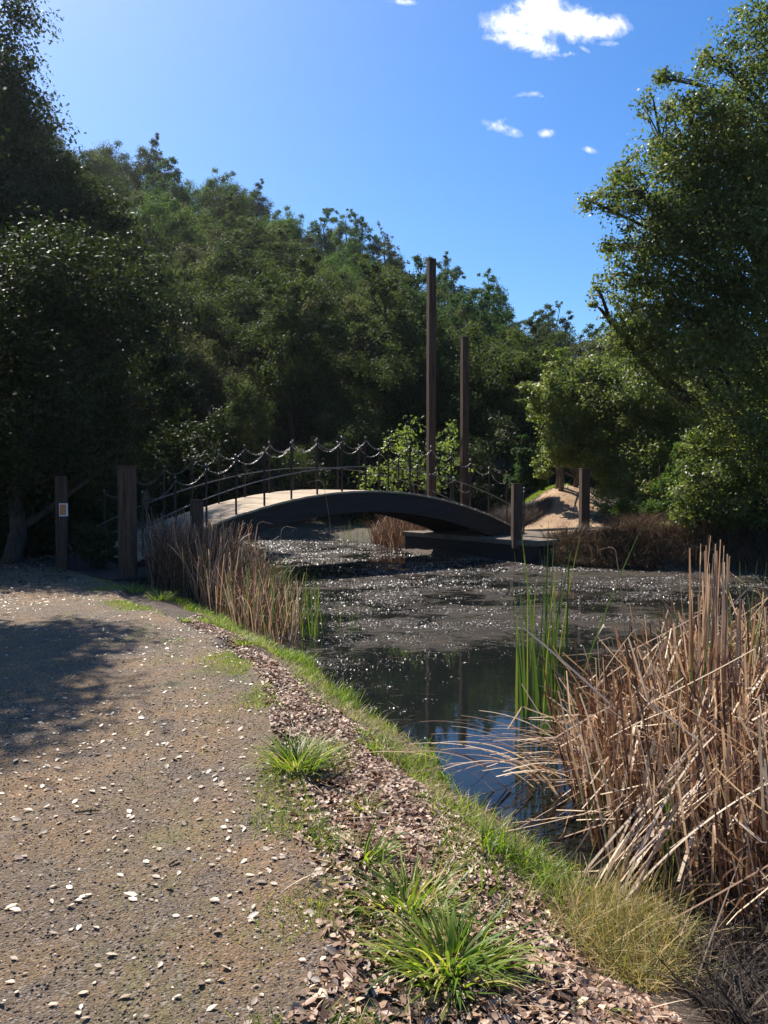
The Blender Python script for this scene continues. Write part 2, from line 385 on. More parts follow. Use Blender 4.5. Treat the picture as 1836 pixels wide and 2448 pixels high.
# ------------------------------------------------------------ trees
def curve_pts(a, b, n, sag, seed):
    rr = random.Random(seed); a = np.array(a, float); b = np.array(b, float); L = np.linalg.norm(b-a)
    off = np.array([rr.uniform(-1,1), rr.uniform(-1,1), rr.uniform(-.2,1)])*L*sag
    return [a+(b-a)*t+off*math.sin(PI*t)+np.array([rr.uniform(-1,1) for _ in range(3)])*L*.018*(0 < t < 1) for t in np.linspace(0,1,n)]
def tree(name, label, cat, base, blobs, nleaf, lsize, mat, bark, trunk_r=.14, group=None, clumps=34, cl_r=.20, stems=1, seed=1, lean=None, thin=0.0, origin=None, twigs=True, shell=.5, slim=99, spread=.62):
    """blobs: (x,y,z,r) in world metres. Returns Empty > trunk, crown"""
    global rng
    rng = np.random.default_rng(seed)
    base = np.array(base, float); B = np.array(blobs, float)
    root = empty(name, base, label, cat, group)
    wood = MB(); top = B[:,:3].mean(0); zmax = B[:,2].max()
    for s_ in range(stems):
        ang = 6.28*s_/max(stems,1); b0 = base+np.array([math.cos(ang),math.sin(ang),0])*(.18 if stems > 1 else 0)*stems**.5
        tip = np.array([top[0], top[1], base[2]+(zmax-base[2])*.86]) if lean is None else np.array(lean, float)
        if stems > 1: tip = tip+np.array([math.cos(ang),math.sin(ang),0])*.5
        tp = curve_pts(b0-np.array([0,0,.15]), tip, 9, .05, seed+s_)
        wood.tube([p-base for p in tp], [trunk_r*(1.25 if i == 0 else 1)*(1-.82*i/8) for i in range(9)], 8)
        if s_ == 0: main = tp
    allC = []; rr = rng
    wts = B[:,3]**2; wts = wts/wts.sum()
    for bi, (x, y, z, r) in enumerate(B):
        c = np.array([x,y,z])
        # limb from trunk at a point lower than the blob
        k = min(range(1, 8), key=lambda i: abs(main[i][2]-(c[2]-np.linalg.norm((c-main[i])[:2])*.6-.2*r)))
        lp = curve_pts(main[k], c, 6, .17, seed*31+bi); rl = max(.25*trunk_r, trunk_r*(1-.82*k/8)*.55)*(.2 if bi >= slim else 1)
        wood.tube([p-base for p in lp], [rl*(1-.75*i/5) for i in range(6)], 5, False)
        nc = max(6, int(clumps*r*r/(B[:,3]**2).mean()))
        dirs = unit(rr.normal(size=(nc,3))); rad = r*(shell+(1.08-shell)*rr.random(nc)**.6)
        C = c+dirs*rad[:,None]*np.array([1,1,.88])
        allC.append(np.c_[C, np.full(nc, r)])
        if twigs:
            for j in range(min(nc, 9)):
                q = curve_pts(lp[3+j % 3], C[j], 4, .12, seed*77+bi*13+j)
                wood.tube([p-base for p in q], [rl*.3, rl*.22, rl*.15, rl*.06], 3, False)
    A = np.concatenate(allC); nC = len(A)
    cr = cl_r*np.maximum(A[:,3], .62*B[:,3].mean())*(.5+1.0*rr.random(nC)); wt = (cr/A[:,3])**1.4*A[:,3]/B[:,3].mean(); wt = wt/wt.sum()
    pick = rr.choice(nC, nleaf, p=wt)
    off = rr.normal(size=(nleaf,3))*spread; ln = np.linalg.norm(off,axis=1,keepdims=True); off = off/np.maximum(1, ln/(spread*2.7))
    L = A[pick,:3]+off*cr[pick][:,None]*np.array([1,1,.72])
    ctr = B[:,:3].mean(0); nrm = unit(off+.01)*.7+rr.normal(size=(nleaf,3))*.55+np.array([0,0,.45])
    crand = rr.random(nC)
    rnd = np.clip(.55*crand[pick]+.45*rr.random(nleaf)+.04*rr.normal(size=nleaf), 0, 1)
    sz = lsize*(.6+.8*rr.random(nleaf))
    me = leaf_mesh('crown', L-base, nrm, sz, mat, rnd=rnd)
    wood.build('trunk', bark, root, True); link('crown', me, root)
    return root
def blob(dx, dy, D, r): p = at(dx, dy, D=D); return (p[0], p[1], p[2], r)
def hz(x, y): return float(height(np.array([x]), np.array([y]))[0])

# ---- the big oak on the right bank
T = [blob(*b) for b in [(1650,100,17,.85),(1535,125,17.3,.45),(1600,250,17,1.1),(1490,235,16.6,.7),(1415,235,17,.42),(1650,430,16.6,1.35),(1500,400,17,1.1),(1385,415,16.6,.75),
     (1310,425,17,.42),(1600,620,16.5,1.35),(1450,590,17,1.1),(1345,590,16.7,.62),(1300,525,17.2,.32),(1560,800,16.3,1.15),(1430,750,17,.95),(1345,735,17.4,.6),
     (1640,960,16.5,1.1),(1780,250,17.5,1.8),(1860,560,18,2.0),(1800,850,17.5,1.6),(1740,420,19,1.6),(1560,470,19,1.0),(1960,350,17,1.8),(1420,510,16.8,.75),(1500,320,17,.8),(1560,360,17.2,.9),(1480,480,16.7,.9),(1400,660,16.8,.75),(1300,640,17,.36),(1500,690,16.8,.9),(1340,370,17,.38),(1290,440,17,.3),(1440,170,17,.25),(1660,40,17,.5)]]
tree('oak_tree', 'tall broad oak leaning over the far bank at the right, sky showing through', 'tree',
     (9.3,18.6,hz(9.3,18.6)), T, 215000, .078, M['oak'], M['bark'], .26, clumps=52, cl_r=.235, spread=.68, seed=3, lean=(8.6,18.0,11.5), shell=.25)
# ---- bushes under it
tree('shrub', 'open grey-green bushy shrub between the tall poles and the oak, behind the dirt trail', 'shrub', (5.3,24.6,hz(5.3,24.6)),
     [blob(*b) for b in [(1190,860,23,.75),(1260,900,23,.95),(1215,960,22.6,.75),(1140,850,23,.35),(1300,850,23.5,1.0),(1280,985,22.8,.7),(1200,780,24,.45),(1180,1010,23,.35)]],
     42000, .085, M['bush'], M['greybark'], .07, clumps=34, cl_r=.25, stems=3, seed=8, shell=.3)
tree('shrub', 'yellow-green leafy shrub behind the square post at the foot of the dirt trail', 'shrub', (6.6,22.6,hz(6.6,22.6)),
     [blob(*b) for b in [(1380,900,22.5,1.25),(1320,950,22.3,.85),(1350,1050,21.6,.8),(1430,1010,21.5,1.05),(1410,1100,20.8,.75),(1470,900,22,1.05),(1310,1010,22.4,.5),(1330,820,22.6,.6)]],
     60000, .080, M['bush'], M['greybark'], .08, clumps=38, cl_r=.25, stems=3, seed=9, shell=.35)
tree('shrub', 'dark green shrub under the oak at the right edge above the pond bank', 'shrub', (8.4,18.0,hz(8.4,18.0)),
     [blob(*b) for b in [(1530,1030,17.6,.85),(1600,1090,17.2,.8),(1500,1110,17.6,.6),(1660,1040,17.4,1.0),(1570,950,18,.7),(1740,1100,17,.9)]],
     36000, .075, M['oak'], M['greybark'], .06, clumps=34, cl_r=.25, stems=3, seed=10, shell=.35)
tree('shrub', 'small bright green bush at the foot of the yellow-green leafy shrub', 'shrub', (6.9,19.9,hz(6.9,19.9)),
     [blob(*b) for b in [(1450,1040,19.8,.45),(1500,985,19.8,.42),(1430,1110,19.5,.42),(1360,1110,20.3,.35)]], 14000, .06, M['hillB'], M['greybark'], .03, clumps=24, cl_r=.26, stems=3, seed=12, shell=.2)
tree('young_pine', 'small young pine beside the dirt trail, left of the grey-green shrub', 'tree', (3.75,24.2,hz(3.75,24.2)),
     [blob(*b) for b in [(1140,1020,24,.34),(1130,980,24,.24),(1132,945,24,.13),(1110,1040,24,.22),(1165,1045,24,.24)]], 6000, .09, M['needle'], M['greybark'], .04, clumps=20, cl_r=.3, seed=13, shell=.2)
tree('willow_shrub', 'sparse young shrub with yellow-green leaves standing behind the right half of the bridge', 'shrub', (.95,24.6,hz(.95,24.6)),
     [blob(*b) for b in [(870,960,24,.55),(850,1010,24,.5),(900,1010,24.2,.6),(960,960,24.4,.5),(985,1000,24.6,.45),(800,1030,24,.5),(890,920,24.2,.35),(975,920,24.4,.28),(850,1060,24,.5),(940,1040,24.2,.5)]],
     2300, .09, M['willow'], M['greybark'], .04, clumps=44, cl_r=.20, stems=3, seed=14, shell=.15)
# ---- trees on the left
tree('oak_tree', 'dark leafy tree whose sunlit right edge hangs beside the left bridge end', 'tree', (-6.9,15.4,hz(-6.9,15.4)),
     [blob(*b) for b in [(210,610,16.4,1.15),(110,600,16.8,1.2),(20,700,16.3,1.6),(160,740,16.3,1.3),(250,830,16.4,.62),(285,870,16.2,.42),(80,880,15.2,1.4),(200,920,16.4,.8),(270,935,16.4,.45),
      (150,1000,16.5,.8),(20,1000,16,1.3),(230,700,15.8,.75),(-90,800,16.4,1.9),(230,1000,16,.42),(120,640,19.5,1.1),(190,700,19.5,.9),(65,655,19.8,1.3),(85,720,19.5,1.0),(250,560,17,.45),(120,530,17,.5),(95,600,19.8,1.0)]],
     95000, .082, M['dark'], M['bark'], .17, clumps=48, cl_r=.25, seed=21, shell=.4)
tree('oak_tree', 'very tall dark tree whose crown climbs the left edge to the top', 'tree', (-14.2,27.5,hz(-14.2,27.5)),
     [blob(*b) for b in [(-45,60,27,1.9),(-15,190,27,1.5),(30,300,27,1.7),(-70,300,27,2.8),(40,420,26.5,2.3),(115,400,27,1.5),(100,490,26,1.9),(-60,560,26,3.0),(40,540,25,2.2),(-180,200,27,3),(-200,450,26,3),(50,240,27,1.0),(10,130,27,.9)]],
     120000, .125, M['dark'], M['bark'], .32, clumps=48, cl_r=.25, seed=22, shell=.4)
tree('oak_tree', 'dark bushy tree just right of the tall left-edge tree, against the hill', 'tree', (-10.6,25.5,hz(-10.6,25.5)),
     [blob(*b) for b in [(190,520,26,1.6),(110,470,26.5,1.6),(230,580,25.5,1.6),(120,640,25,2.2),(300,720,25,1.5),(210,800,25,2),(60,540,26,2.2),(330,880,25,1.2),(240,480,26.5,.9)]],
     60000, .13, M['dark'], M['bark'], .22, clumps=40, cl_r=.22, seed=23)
tree('oak_tree', 'broad dark oak overhanging the path outside the left edge of the view', 'tree', (-9.4,9.0,hz(-9.4,9.0)),
     [(-8.0,9.6,5.6,1.7),(-9.4,8,6.4,2.2),(-7.6,11.2,6.8,1.6),(-10.5,10.5,5.6,2.2),(-9.5,12,8.2,2.0),(-7.75,13,7.5,1.3),(-7.6,12.6,6.9,1.1),(-8.1,12.4,7.6,1.2)], 150000, .10, M['dark'], M['bark'], .25, clumps=44, cl_r=.24, seed=24, slim=9)
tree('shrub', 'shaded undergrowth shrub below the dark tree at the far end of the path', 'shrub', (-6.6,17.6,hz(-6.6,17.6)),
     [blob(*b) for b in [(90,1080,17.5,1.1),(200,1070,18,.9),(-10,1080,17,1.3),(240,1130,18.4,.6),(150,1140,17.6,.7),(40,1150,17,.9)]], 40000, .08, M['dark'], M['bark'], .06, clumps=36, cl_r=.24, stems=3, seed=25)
tree('shrub', 'added low dark shrub standing in for the deep shade between the orange-signed post and the thick post', 'shrub', (-4.9,14.2,0),
     [blob(*b) for b in [(222,1178,14.2,.24),(190,1165,14.5,.28),(245,1190,14.0,.16),(205,1200,14.2,.22)]], 5000, .05, M['dark'], M['bark'], .015, clumps=18, cl_r=.3, stems=3, seed=31)  # shrub added to hide the pale deck end where deep shade lies
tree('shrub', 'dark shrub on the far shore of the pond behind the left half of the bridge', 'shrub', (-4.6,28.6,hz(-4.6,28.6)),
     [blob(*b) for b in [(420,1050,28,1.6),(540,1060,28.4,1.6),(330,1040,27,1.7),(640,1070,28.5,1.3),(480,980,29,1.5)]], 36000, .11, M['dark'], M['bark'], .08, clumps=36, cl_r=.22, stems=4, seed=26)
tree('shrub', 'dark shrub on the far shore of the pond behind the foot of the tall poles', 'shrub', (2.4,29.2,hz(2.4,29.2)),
     [blob(*b) for b in [(760,1060,29,1.3),(860,1050,29.6,1.5),(980,1040,30,1.5),(1060,1010,30,1.4),(1130,950,31,1.4),(1040,1080,28,.7),(1180,1030,30,1.2)]], 36000, .11, M['dark'], M['bark'], .08, clumps=36, cl_r=.22, stems=4, seed=27)

# ---- the wooded hillside: kinds of trees, each tree its own object
def proto(kind, seed):
    rr = random.Random(seed)
    if kind == 'round':
        bl = [(0,0,4.6,1.9)]+[(1.7*math.cos(a)*rr.uniform(.7,1.2), 1.7*math.sin(a)*rr.uniform(.7,1.2), rr.uniform(2.6,5.2), rr.uniform(1.1,1.7)) for a in np.linspace(0,5.4,6)]+[(.4,0,6.0,1.2)]
        return bl, 34000, .115
    if kind == 'tall':
        bl = [(rr.uniform(-.5,.5), rr.uniform(-.5,.5), z, r) for z, r in ((2.2,1.3),(3.4,1.5),(4.8,1.45),(6.2,1.2),(7.4,.85),(8.3,.5))]+[(1.0,.2,5.6,.7),(-1.0,-.3,4.4,.8),(.3,1.,7,.5)]
        return bl, 28000, .11
    if kind == 'feathery':
        bl = [(rr.uniform(-.9,.9), rr.uniform(-.9,.9), z, r) for z, r in ((3.2,1.1),(4.4,1.2),(5.6,1.1),(6.8,.9),(7.8,.7),(8.8,.45),(9.4,.25))]+[(1.3,0,6.2,.5),(-1.3,.3,5.4,.6),(.9,-.6,7.6,.35),(-.9,.2,7.4,.4)]
        return bl, 11000, .12
protos = []
kinds = [('round','hillA'),('round','hillC'),('round','hillB'),('tall','hillA'),('tall','needle'),('feathery','hillC'),('tall','hillB'),('round','hillA')]
TXT = {'hillA': 'dark green', 'hillB': 'fresh green', 'hillC': 'grey-green', 'needle': 'blackish green'}
SH = {'round': ('round-crowned', 'oak_tree'), 'tall': ('tall narrow-crowned', 'hillside_tree'), 'feathery': ('thin feathery', 'feathery_tree')}
for i, (k, mk) in enumerate(kinds):
    bl, nl, ls = proto(k, 100+i)
    t = tree(SH[k][1], 'x', 'tree', (0,0,0), bl, nl, ls, M[mk], M['bark'], .16, 'trees of the wooded hillside', clumps=16, cl_r=.27, spread=.55, seed=200+i, twigs=(k == 'feathery'), shell=.5)
    protos.append([t, k, mk, False])
def plant(pi, x, y, sc_, rz, label):
    P = protos[pi]; root = P[0]
    if not P[3]:
        r = root; P[3] = True
    else:
        r = root.copy(); COL.objects.link(r)
        for ch in root.children:
            c = ch.copy(); COL.objects.link(c); c.parent = r
    r.location = (x, y, hz(x, y)-.3); r.scale = (sc_*random.uniform(.9,1.15), sc_*random.uniform(.9,1.15), sc_); r.rotation_euler = (0, 0, rz)
    r['label'] = label; return r
spots = []
hr = random.Random(77)
Y = 30.0
while Y < 92:
    step = 3.1+(Y-28)*.036
    u = -.56+hr.random()*.04
    while u < .42:
        uu = u+hr.uniform(-.3,.3)*step/Y; yy = Y+hr.uniform(-.4,.4)*step
        hy0 = np.interp(uu, [-.5,-.3,0,.3], [24,27,28.5,31]); Yr = np.interp(uu, [-.5,.3], [84,72])
        if hy0+1.0 < yy < Yr+5: spots.append((uu*yy, yy, uu, (yy-hy0)/(Yr-hy0)))
        u += step/Y*1.12
    Y += step*.88
print('HILL TREES', len(spots))
for x, y, u, t in spots:
    ridge = t > .9
    w = [.22,.16,.14,.12,.12,.05,.10,.09] if not ridge else [.12,.1,.08,.14,.14,.26,.12,.04]
    if u > -.02: w = [.10,.12,.06,.20,.22,.12,.14,.04]
    if t < .42: w = [.35,.10,.0,.25,.10,.0,.0,.2]
    pi = hr.choices(range(8), w)[0]; k, mk = protos[pi][1:3]
    where = 'standing out on the skyline of the wooded hill' if ridge else ('low on the wooded hill just above the pond' if t < .22 else 'within the dense wood on the hillside')
    plant(pi, x, y, hr.uniform(.72,1.22)*(.8+.25*min(t*3,1)), hr.uniform(0,6.28), f'{TXT[mk]} {SH[k][0]} tree {where}')

# ------------------------------------------------------------ the footbridge
CX, CY = -.355, 17.52; BA = math.atan2(.615,.789)
bex = np.array([math.cos(BA), math.sin(BA)]); bnx = np.array([-math.sin(BA), math.cos(BA)])
def bw(x, y): return (CX+bex[0]*x+bnx[0]*y, CY+bex[1]*x+bnx[1]*y)
br = empty('footbridge', (CX, CY, 0), 'arched wooden footbridge with chain railings over the pond', 'footbridge', rz=BA)
BW = 2.0; HL = 5.0
dz = lambda x: 1.31-.0463*x*x
ds = lambda x: -.0926*x
deck = MB(); x = -HL
i = 0
while x < HL:
    a = math.atan(ds(x)); Mx = Matrix.Rotation(-a, 3, 'Y'); e1 = random.uniform(-.015,.02); e2 = random.uniform(-.015,.02)
    deck.box((x+.066, BW/2+(e1-e2)/2, dz(x+.066)-.02+random.uniform(-.003,.003)), (.136/math.cos(a)*.985, BW+.10+e1+e2, .04), Mx, .004)
    x += .142; i += 1
deck.build('deck', M['plank'], br)
def beam(y0, y1, name):
    b = MB(); n = 48; V = []; F = []
    for k in range(n+1):
        x = -HL-.05+(2*HL+.1)*k/n; zt = dz(x)-.045; th = .40+.10*(abs(x)/HL)**2
        V += [(x,y0,zt),(x,y1,zt),(x,y1,zt-th),(x,y0,zt-th)]
    for k in range(n):
        for j in range(4):
            F.append((4*k+j, 4*k+4+j, 4*k+4+(j+1)%4, 4*k+(j+1)%4))
    F += [(0,1,2,3), (4*n+3,4*n+2,4*n+1,4*n)]
    b.add(V, F); o = b.build(name, M['beam'], br); return o
beam(-.02, .14, 'arch_beam'); beam(BW-.14, BW+.02, 'arch_beam')
for xx in np.linspace(-4, 4, 9):
    c = MB(); c.box((xx, BW/2, dz(xx)-.18), (.09, BW-.284, .2)); c.build('cross_beam', M['beam'], br)
NP = 17; px = np.linspace(-4.85, 4.85, NP); PH = 1.08
def torus_link(mb, c, tdir, flip, L=.036, Wd=.022, r=.0034):
    t = Vector(tdir).normalized(); up = Vector((0,1,0)) if flip else t.cross(Vector((0,1,0))).normalized()
    V = []; F = []; n = 8; m = 4; nb = up.cross(t)
    for k in range(n):
        a = 2*PI*k/n; p = t*math.cos(a)*L/2+up*math.sin(a)*Wd/2; o = (t*math.cos(a)+up*math.sin(a)).normalized()
        for q in range(m):
            b = 2*PI*q/m; V.append(Vector(c)+p+(o*math.cos(b)+nb*math.sin(b))*r)
    for k in range(n):
        for q in range(m): F.append((k*m+q, ((k+1)%n)*m+q, ((k+1)%n)*m+(q+1)%m, k*m+(q+1)%m))
    mb.add(V, F)
for yy in (.05, BW-.05):
    for p in px:
        m = MB(); m.box((p, yy, dz(p)-.02+PH/2), (.032,.032,PH+.04), None, .004); po = m.build('railing_post', M['metal'], br)
        m = MB(); z = dz(p)+PH
        m.tube([(p,yy,z),(p,yy,z+.012),(p,yy,z+.03),(p,yy,z+.045),(p,yy,z+.052)], [.012,.022,.026,.017,.004], 8); m.build('finial', M['galv'], po, True)
    m = MB(); xs = np.linspace(px[0]-.2, px[-1]+.2, 60)
    m.tube([(q, yy-.03, dz(q)+.50) for q in xs], .0105, 6); m.build('mid_rail', M['galv'], br, True)
    m = MB(); fl = 0
    for a, b in zip(px[:-1], px[1:]):
        za, zb = dz(a)+PH-.035, dz(b)+PH-.035; nl = 19
        f = lambda t: Vector((a+(b-a)*t, yy-.026, za+(zb-za)*t-.17*4*t*(1-t)))
        for k in range(nl):
            t = (k+.5)/nl; fl += 1
            torus_link(m, f(t), f(min(1,t+.02))-f(max(0,t-.02)), fl % 2)
    m.build('railing_chain', M['galv'], br, True)

# footings
def footing(x0, x1, y0, y1, ztop, zbot, label):
    m = MB(); c = bw((x0+x1)/2, (y0+y1)/2)
    e = empty('bridge_footing', (c[0], c[1], 0), label, 'footing', rz=BA)
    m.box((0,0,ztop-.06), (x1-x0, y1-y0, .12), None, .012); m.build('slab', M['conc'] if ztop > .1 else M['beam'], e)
    m = MB(); m.box((0,0,(ztop-.122+zbot)/2), (x1-x0-.10, y1-y0-.10, ztop-.122-zbot)); m.build('retaining_wall', M['beam'], e)
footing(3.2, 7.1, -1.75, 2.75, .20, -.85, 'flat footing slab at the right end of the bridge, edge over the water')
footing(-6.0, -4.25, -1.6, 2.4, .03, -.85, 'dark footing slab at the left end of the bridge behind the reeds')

def post(X, Y_, w, ztop, zbot, name, label, cat, rot=BA, group=None, cap=True):
    e = empty(name, (X, Y_, zbot), label, cat, group, rot); m = MB(); h = ztop-zbot
    m.box((0,0,(h-.2)/2), (w,w,h+.2), None, .012); o = m.build('shaft', M['timber'], e)
    m = MB(); m.box((0,0,h+.0125), (w+.012,w+.012,.024), None, .006); m.build('cap', M['timber'], e)
GP = 'square timber posts at the ends of the bridge'
rot1 = R(8)
def post_px(dx, D, w, dytop, zb, label):
    p = at(dx, dytop, D=D); post(p[0], p[1], w, p[2], zb, 'timber_post', label, 'post', rot1, GP)
post_px(274, 13.0, .25, 1010, .0, 'thick timber post in deep shade between the dark path and the left reeds')
post_px(425, 13.84, .205, 1082, -.05, 'short timber post among the left reeds in front of the sunlit deck')
post_px(1117, 18.6, .215, 1047, .2, 'timber post on the footing slab at the right foot of the bridge arch')
post_px(1263, 19.9, .205, 1014, hz(*at(1263,1100,D=19.9)[:2]), 'timber post right of the dirt trail against the leafy shrub')
def pole_px(dx, D, w, dytop, zb, label):
    p = at(dx, dytop, D=D); post(p[0], p[1], w, p[2], zb, 'tall_pole', label, 'pole', R(20), 'tall timber poles beside the bridge')
pole_px(932, 22.6, .20, 562, .2, 'taller of the two tall timber poles behind the bridge')
pole_px(1004, 24.0, .19, 730, .2, 'shorter of the two tall timber poles behind the bridge')
# trail marker
p = at(133, 1120, D=14.2)
e = empty('trail_marker', (p[0], p[1], 0), 'shaded marker post with a small orange sign beside the path at the left', 'sign', rz=R(14))
m = MB(); m.box((0,0,.75), (.18,.18,1.7), None, .012); m.build('marker_post', M['timber'], e)
def flat(name, c, rough=.5):
    mm, nt = newmat(name); n = noise(nt, pos(nt,(1,1,1),True), 12, 4); out(nt, princ(nt, ramp(nt, n, [(.3,tuple(q*.85 for q in c)),(.7,c)]), rough)); return mm
M['white'] = flat('white_paint', (.75,.75,.75)); M['orange'] = flat('orange_paint', (.62,.2,.05))
m = MB(); m.box((.045,-.098,1.03), (.14,.012,.22), None, .003); sg = m.build('sign_plate', M['white'], e)
m = MB(); m.box((.038,-.106,1.03), (.10,.004,.18)); m.build('sign_face', M['orange'], sg)

# ------------------------------------------------------------ grass, reeds, litter
rng = np.random.default_rng(5)
def scatter(poly, n, wfun=None):
    P = np.array(poly); lo = P.min(0); hi = P.max(0); res = []; got = 0
    while got < n:
        q = lo+rng.random((n*3,2))*(hi-lo); q = q[poly_sd(P, q[:,0], q[:,1]) < 0]
        if wfun is not None: q = q[rng.random(len(q)) < wfun(q[:,0], q[:,1])]
        res.append(q); got += len(q)
    return np.concatenate(res)[:n]
def onground(q, dz_=0.0): return np.c_[q, height(q[:,0], q[:,1])+dz_]
# bank grass along the near-left shore
def shore_pts(i0, i1, n, off_lo, off_hi, jit_=0.0):
    P = POND[i0:i1+1]; seg = np.linalg.norm(np.diff(P, axis=0), axis=1); c = np.r_[0, np.cumsum(seg)]
    s = rng.random(n)*c[-1]; X_ = np.interp(s, c, P[:,0]); Y_ = np.interp(s, c, P[:,1])
    k = np.clip(np.searchsorted(c, s)-1, 0, len(seg)-1); d = np.diff(P, axis=0)[k]/seg[k][:,None]
    nrm = np.c_[-d[:,1], d[:,0]]
    # outward test
    test = poly_sd(POND, X_+nrm[:,0]*.05, Y_+nrm[:,1]*.05); nrm = np.where((test > 0)[:,None], nrm, -nrm)
    o = off_lo+(off_hi-off_lo)*rng.random(n)
    return np.c_[X_+nrm[:,0]*o, Y_+nrm[:,1]*o], s/c[-1]
q, s = shore_pts(0, 12, 42000, -.04, .62)
sdq = poly_sd(POND, q[:,0], q[:,1]); q = q[sdq < .14+.62*vnoise(q[:,0],q[:,1],1.9,71)]
keep = rng.random(len(q)) < np.clip(np.where(q[:,1] < 5.5,1.5,2.6)*(.6*vnoise(q[:,0],q[:,1],1.6,31)+.4*vnoise(q[:,0],q[:,1],6,37)-.40), .03, 1); q = q[keep]
n = len(q); big_ = vnoise(q[:,0],q[:,1],2.3,33)
me = blades('bank_grass', onground(q,-.01), (.04+.17*big_**1.3)*(.5+.8*rng.random(n)), .005+.003*rng.random(n), rng.random(n)*6.28, 0.1+.7*rng.random(n), .5+1.4*rng.random(n), M['grass'], 4, rnd=np.clip(.75*rng.random(n)+.25*(1-big_),0,1))
props(link('bank_grass', me), 'green grass growing along the edge of the pond below the path', 'grass', kind='stuff')
q2, _ = shore_pts(0, 13, 10000, -.03, .42); n = len(q2)
me = blades('thatch', onground(q2,-.005), .04+.14*rng.random(n)**1.5, .002+.003*rng.random(n), rng.random(n)*6.28, .6+.8*rng.random(n), 1.2+1.0*rng.random(n), M['olive'], 5, powr=1.0)
props(link('dry_thatch', me), 'dry straw-coloured grass lying among the green grass on the bank', 'grass', kind='stuff')
# olive tangle near the bottom right reeds
tang = [tuple(at(a,b,z=-.15)[:2]) for a,b in ((1200,1930),(1300,1880),(1430,1890),(1470,1960),(1460,2070),(1400,2110),(1320,2070),(1240,2010))]
q = scatter(tang, 3600); n = len(q)
me = blades('tangled_grass', onground(q,-.01), .08+.30*rng.random(n)**1.5, .002+.0035*rng.random(n), rng.random(n)*6.28, .3+1.0*rng.random(n), .8+1.9*rng.random(n), M['olive'], 8, powr=1.0, kink=rng.random(n), kinkang=rng.normal(size=n)*.9)
props(link('tangled_grass', me), 'tangle of yellowish green grass at the foot of the dry reeds', 'grass', kind='stuff')
cr_ = [tuple(at(a,b,z=-.2)[:2]) for a,b in ((1480,2010),(1700,1960),(2300,2100),(2500,2600),(1640,2420),(1540,2260),(1490,2130))]
q = scatter(cr_, 5200); n = len(q); zz = np.maximum(height(q[:,0],q[:,1]), WATER)
me = blades('shade_undergrowth', np.c_[q, zz-.01], .10+.22*rng.random(n), .004+.005*rng.random(n), rng.random(n)*6.28, .2+.9*rng.random(n), .8+1.5*rng.random(n), M['shadebrush'], 6, powr=1.0)
props(link('shade_undergrowth', me), 'dead undergrowth with shade painted into its colour in the hollow at the bottom right corner', 'grass', kind='stuff')
q3 = scatter([tuple(at(a,b,z=-.05)[:2]) for a,b in ((640,1600),(900,1620),(1130,1830),(1400,2140),(1500,2330),(700,2330),(660,1900))], 1500, lambda x,y: np.clip(4*(vnoise(x,y,3.1,91)-.58),0,1)*(poly_sd(POND,x,y) > .05)*(poly_sd(PATH,x,y) > -.1)); n = len(q3)
me = blades('litter_grass', onground(q3,-.003), .03+.10*rng.random(n)**1.5, .003+.003*rng.random(n), rng.random(n)*6.28, .2+.8*rng.random(n), .9+1.1*rng.random(n), M['grass'], 4)
props(link('litter_grass', me), 'thin grass seedlings coming up through the fallen leaves', 'grass', kind='stuff')
# moss-like short grass at path edge
q = scatter(PATH, 9000, lambda x,y: np.exp(-((poly_sd(PATH,x,y)+.12)/.22)**2)*np.clip((vnoise(x,y,2.4,41)-.50)*5,0,1)*(y > 2.2)*(y < 13)*(x > -4.5)*(poly_sd(POND,x,y) < 1.6))
n = len(q)
me = blades('path_edge_grass', onground(q,-.003), .015+.05*rng.random(n)**2, .003, rng.random(n)*6.28, .1+.6*rng.random(n), .6+.9*rng.random(n), M['grass'], 3)
props(link('path_edge_grass', me), 'short yellow-green grass fringe along the broken edge of the path', 'grass', kind='stuff')

def tuft(dx, dy, nb, L, spread, label, wd=.007, z=-.03):
    p = at(dx, dy, z=z); zg = hz(p[0], p[1]); e_rng = rng
    az = rng.random(nb)*6.28; rr_ = spread*rng.random(nb)**.7
    P = np.c_[np.cos(az)*rr_, np.sin(az)*rr_, np.zeros(nb)]
    az2 = az+rng.normal(size=nb)*.5
    me = blades('grass_tuft', P, L*(.45+.75*rng.random(nb)), wd*(.7+.6*rng.random(nb)), az2, .15+.7*rng.random(nb)+.45*rr_/max(spread,.01), 1.0+.95*rng.random(nb), M['grass'], 7, powr=1.2, kink=.4+.6*rng.random(nb), kinkang=np.where(rng.random(nb) < .3, rng.random(nb)*1.2, 0), rnd=np.where(rng.random(nb) < .12, .97, .93*rng.random(nb)))
    o = link('grass_tuft', me); o.location = (p[0], p[1], zg-.008)
    return props(o, label, 'grass tuft', 'grass tufts growing in the leaf litter')
tuft(970, 2070, 280, .26, .14, 'largest grass tuft, wide green blades fanning over the leaves at the bottom of the view', .0115)
tuft(880, 1955, 170, .24, .15, 'tall grass tuft just behind the largest one in the leaf litter', .0095)
tuft(640, 1665, 300, .26, .12, 'bright round grass tuft on the corner where the path edge meets the leaf litter', .008)
tuft(785, 1850, 110, .20, .09, 'low spreading tuft halfway along the path edge, alone in brown leaves', .008)
tuft(790, 1740, 60, .15, .07, 'small wispy tuft between the round bright tuft and the pond', .005)
tuft(600, 1690, 45, .09, .06, 'tiny pale tuft on the path side just before the round bright one', .004)
tuft(655, 1800, 24, .05, .03, 'tiny dark weed at the path edge beside the leaf litter', .009)
tuft(435, 1905+200, 5, .035, .01, 'single little weed on the gravel of the path', .006)
tuft(1300, 2150, 16, .12, .03, 'thin upright tuft beside the leaves at the bottom right', .006)
tuft(530, 1385, 130, .20, .07, 'bright clump of grass against the reeds on the pond edge', .007)
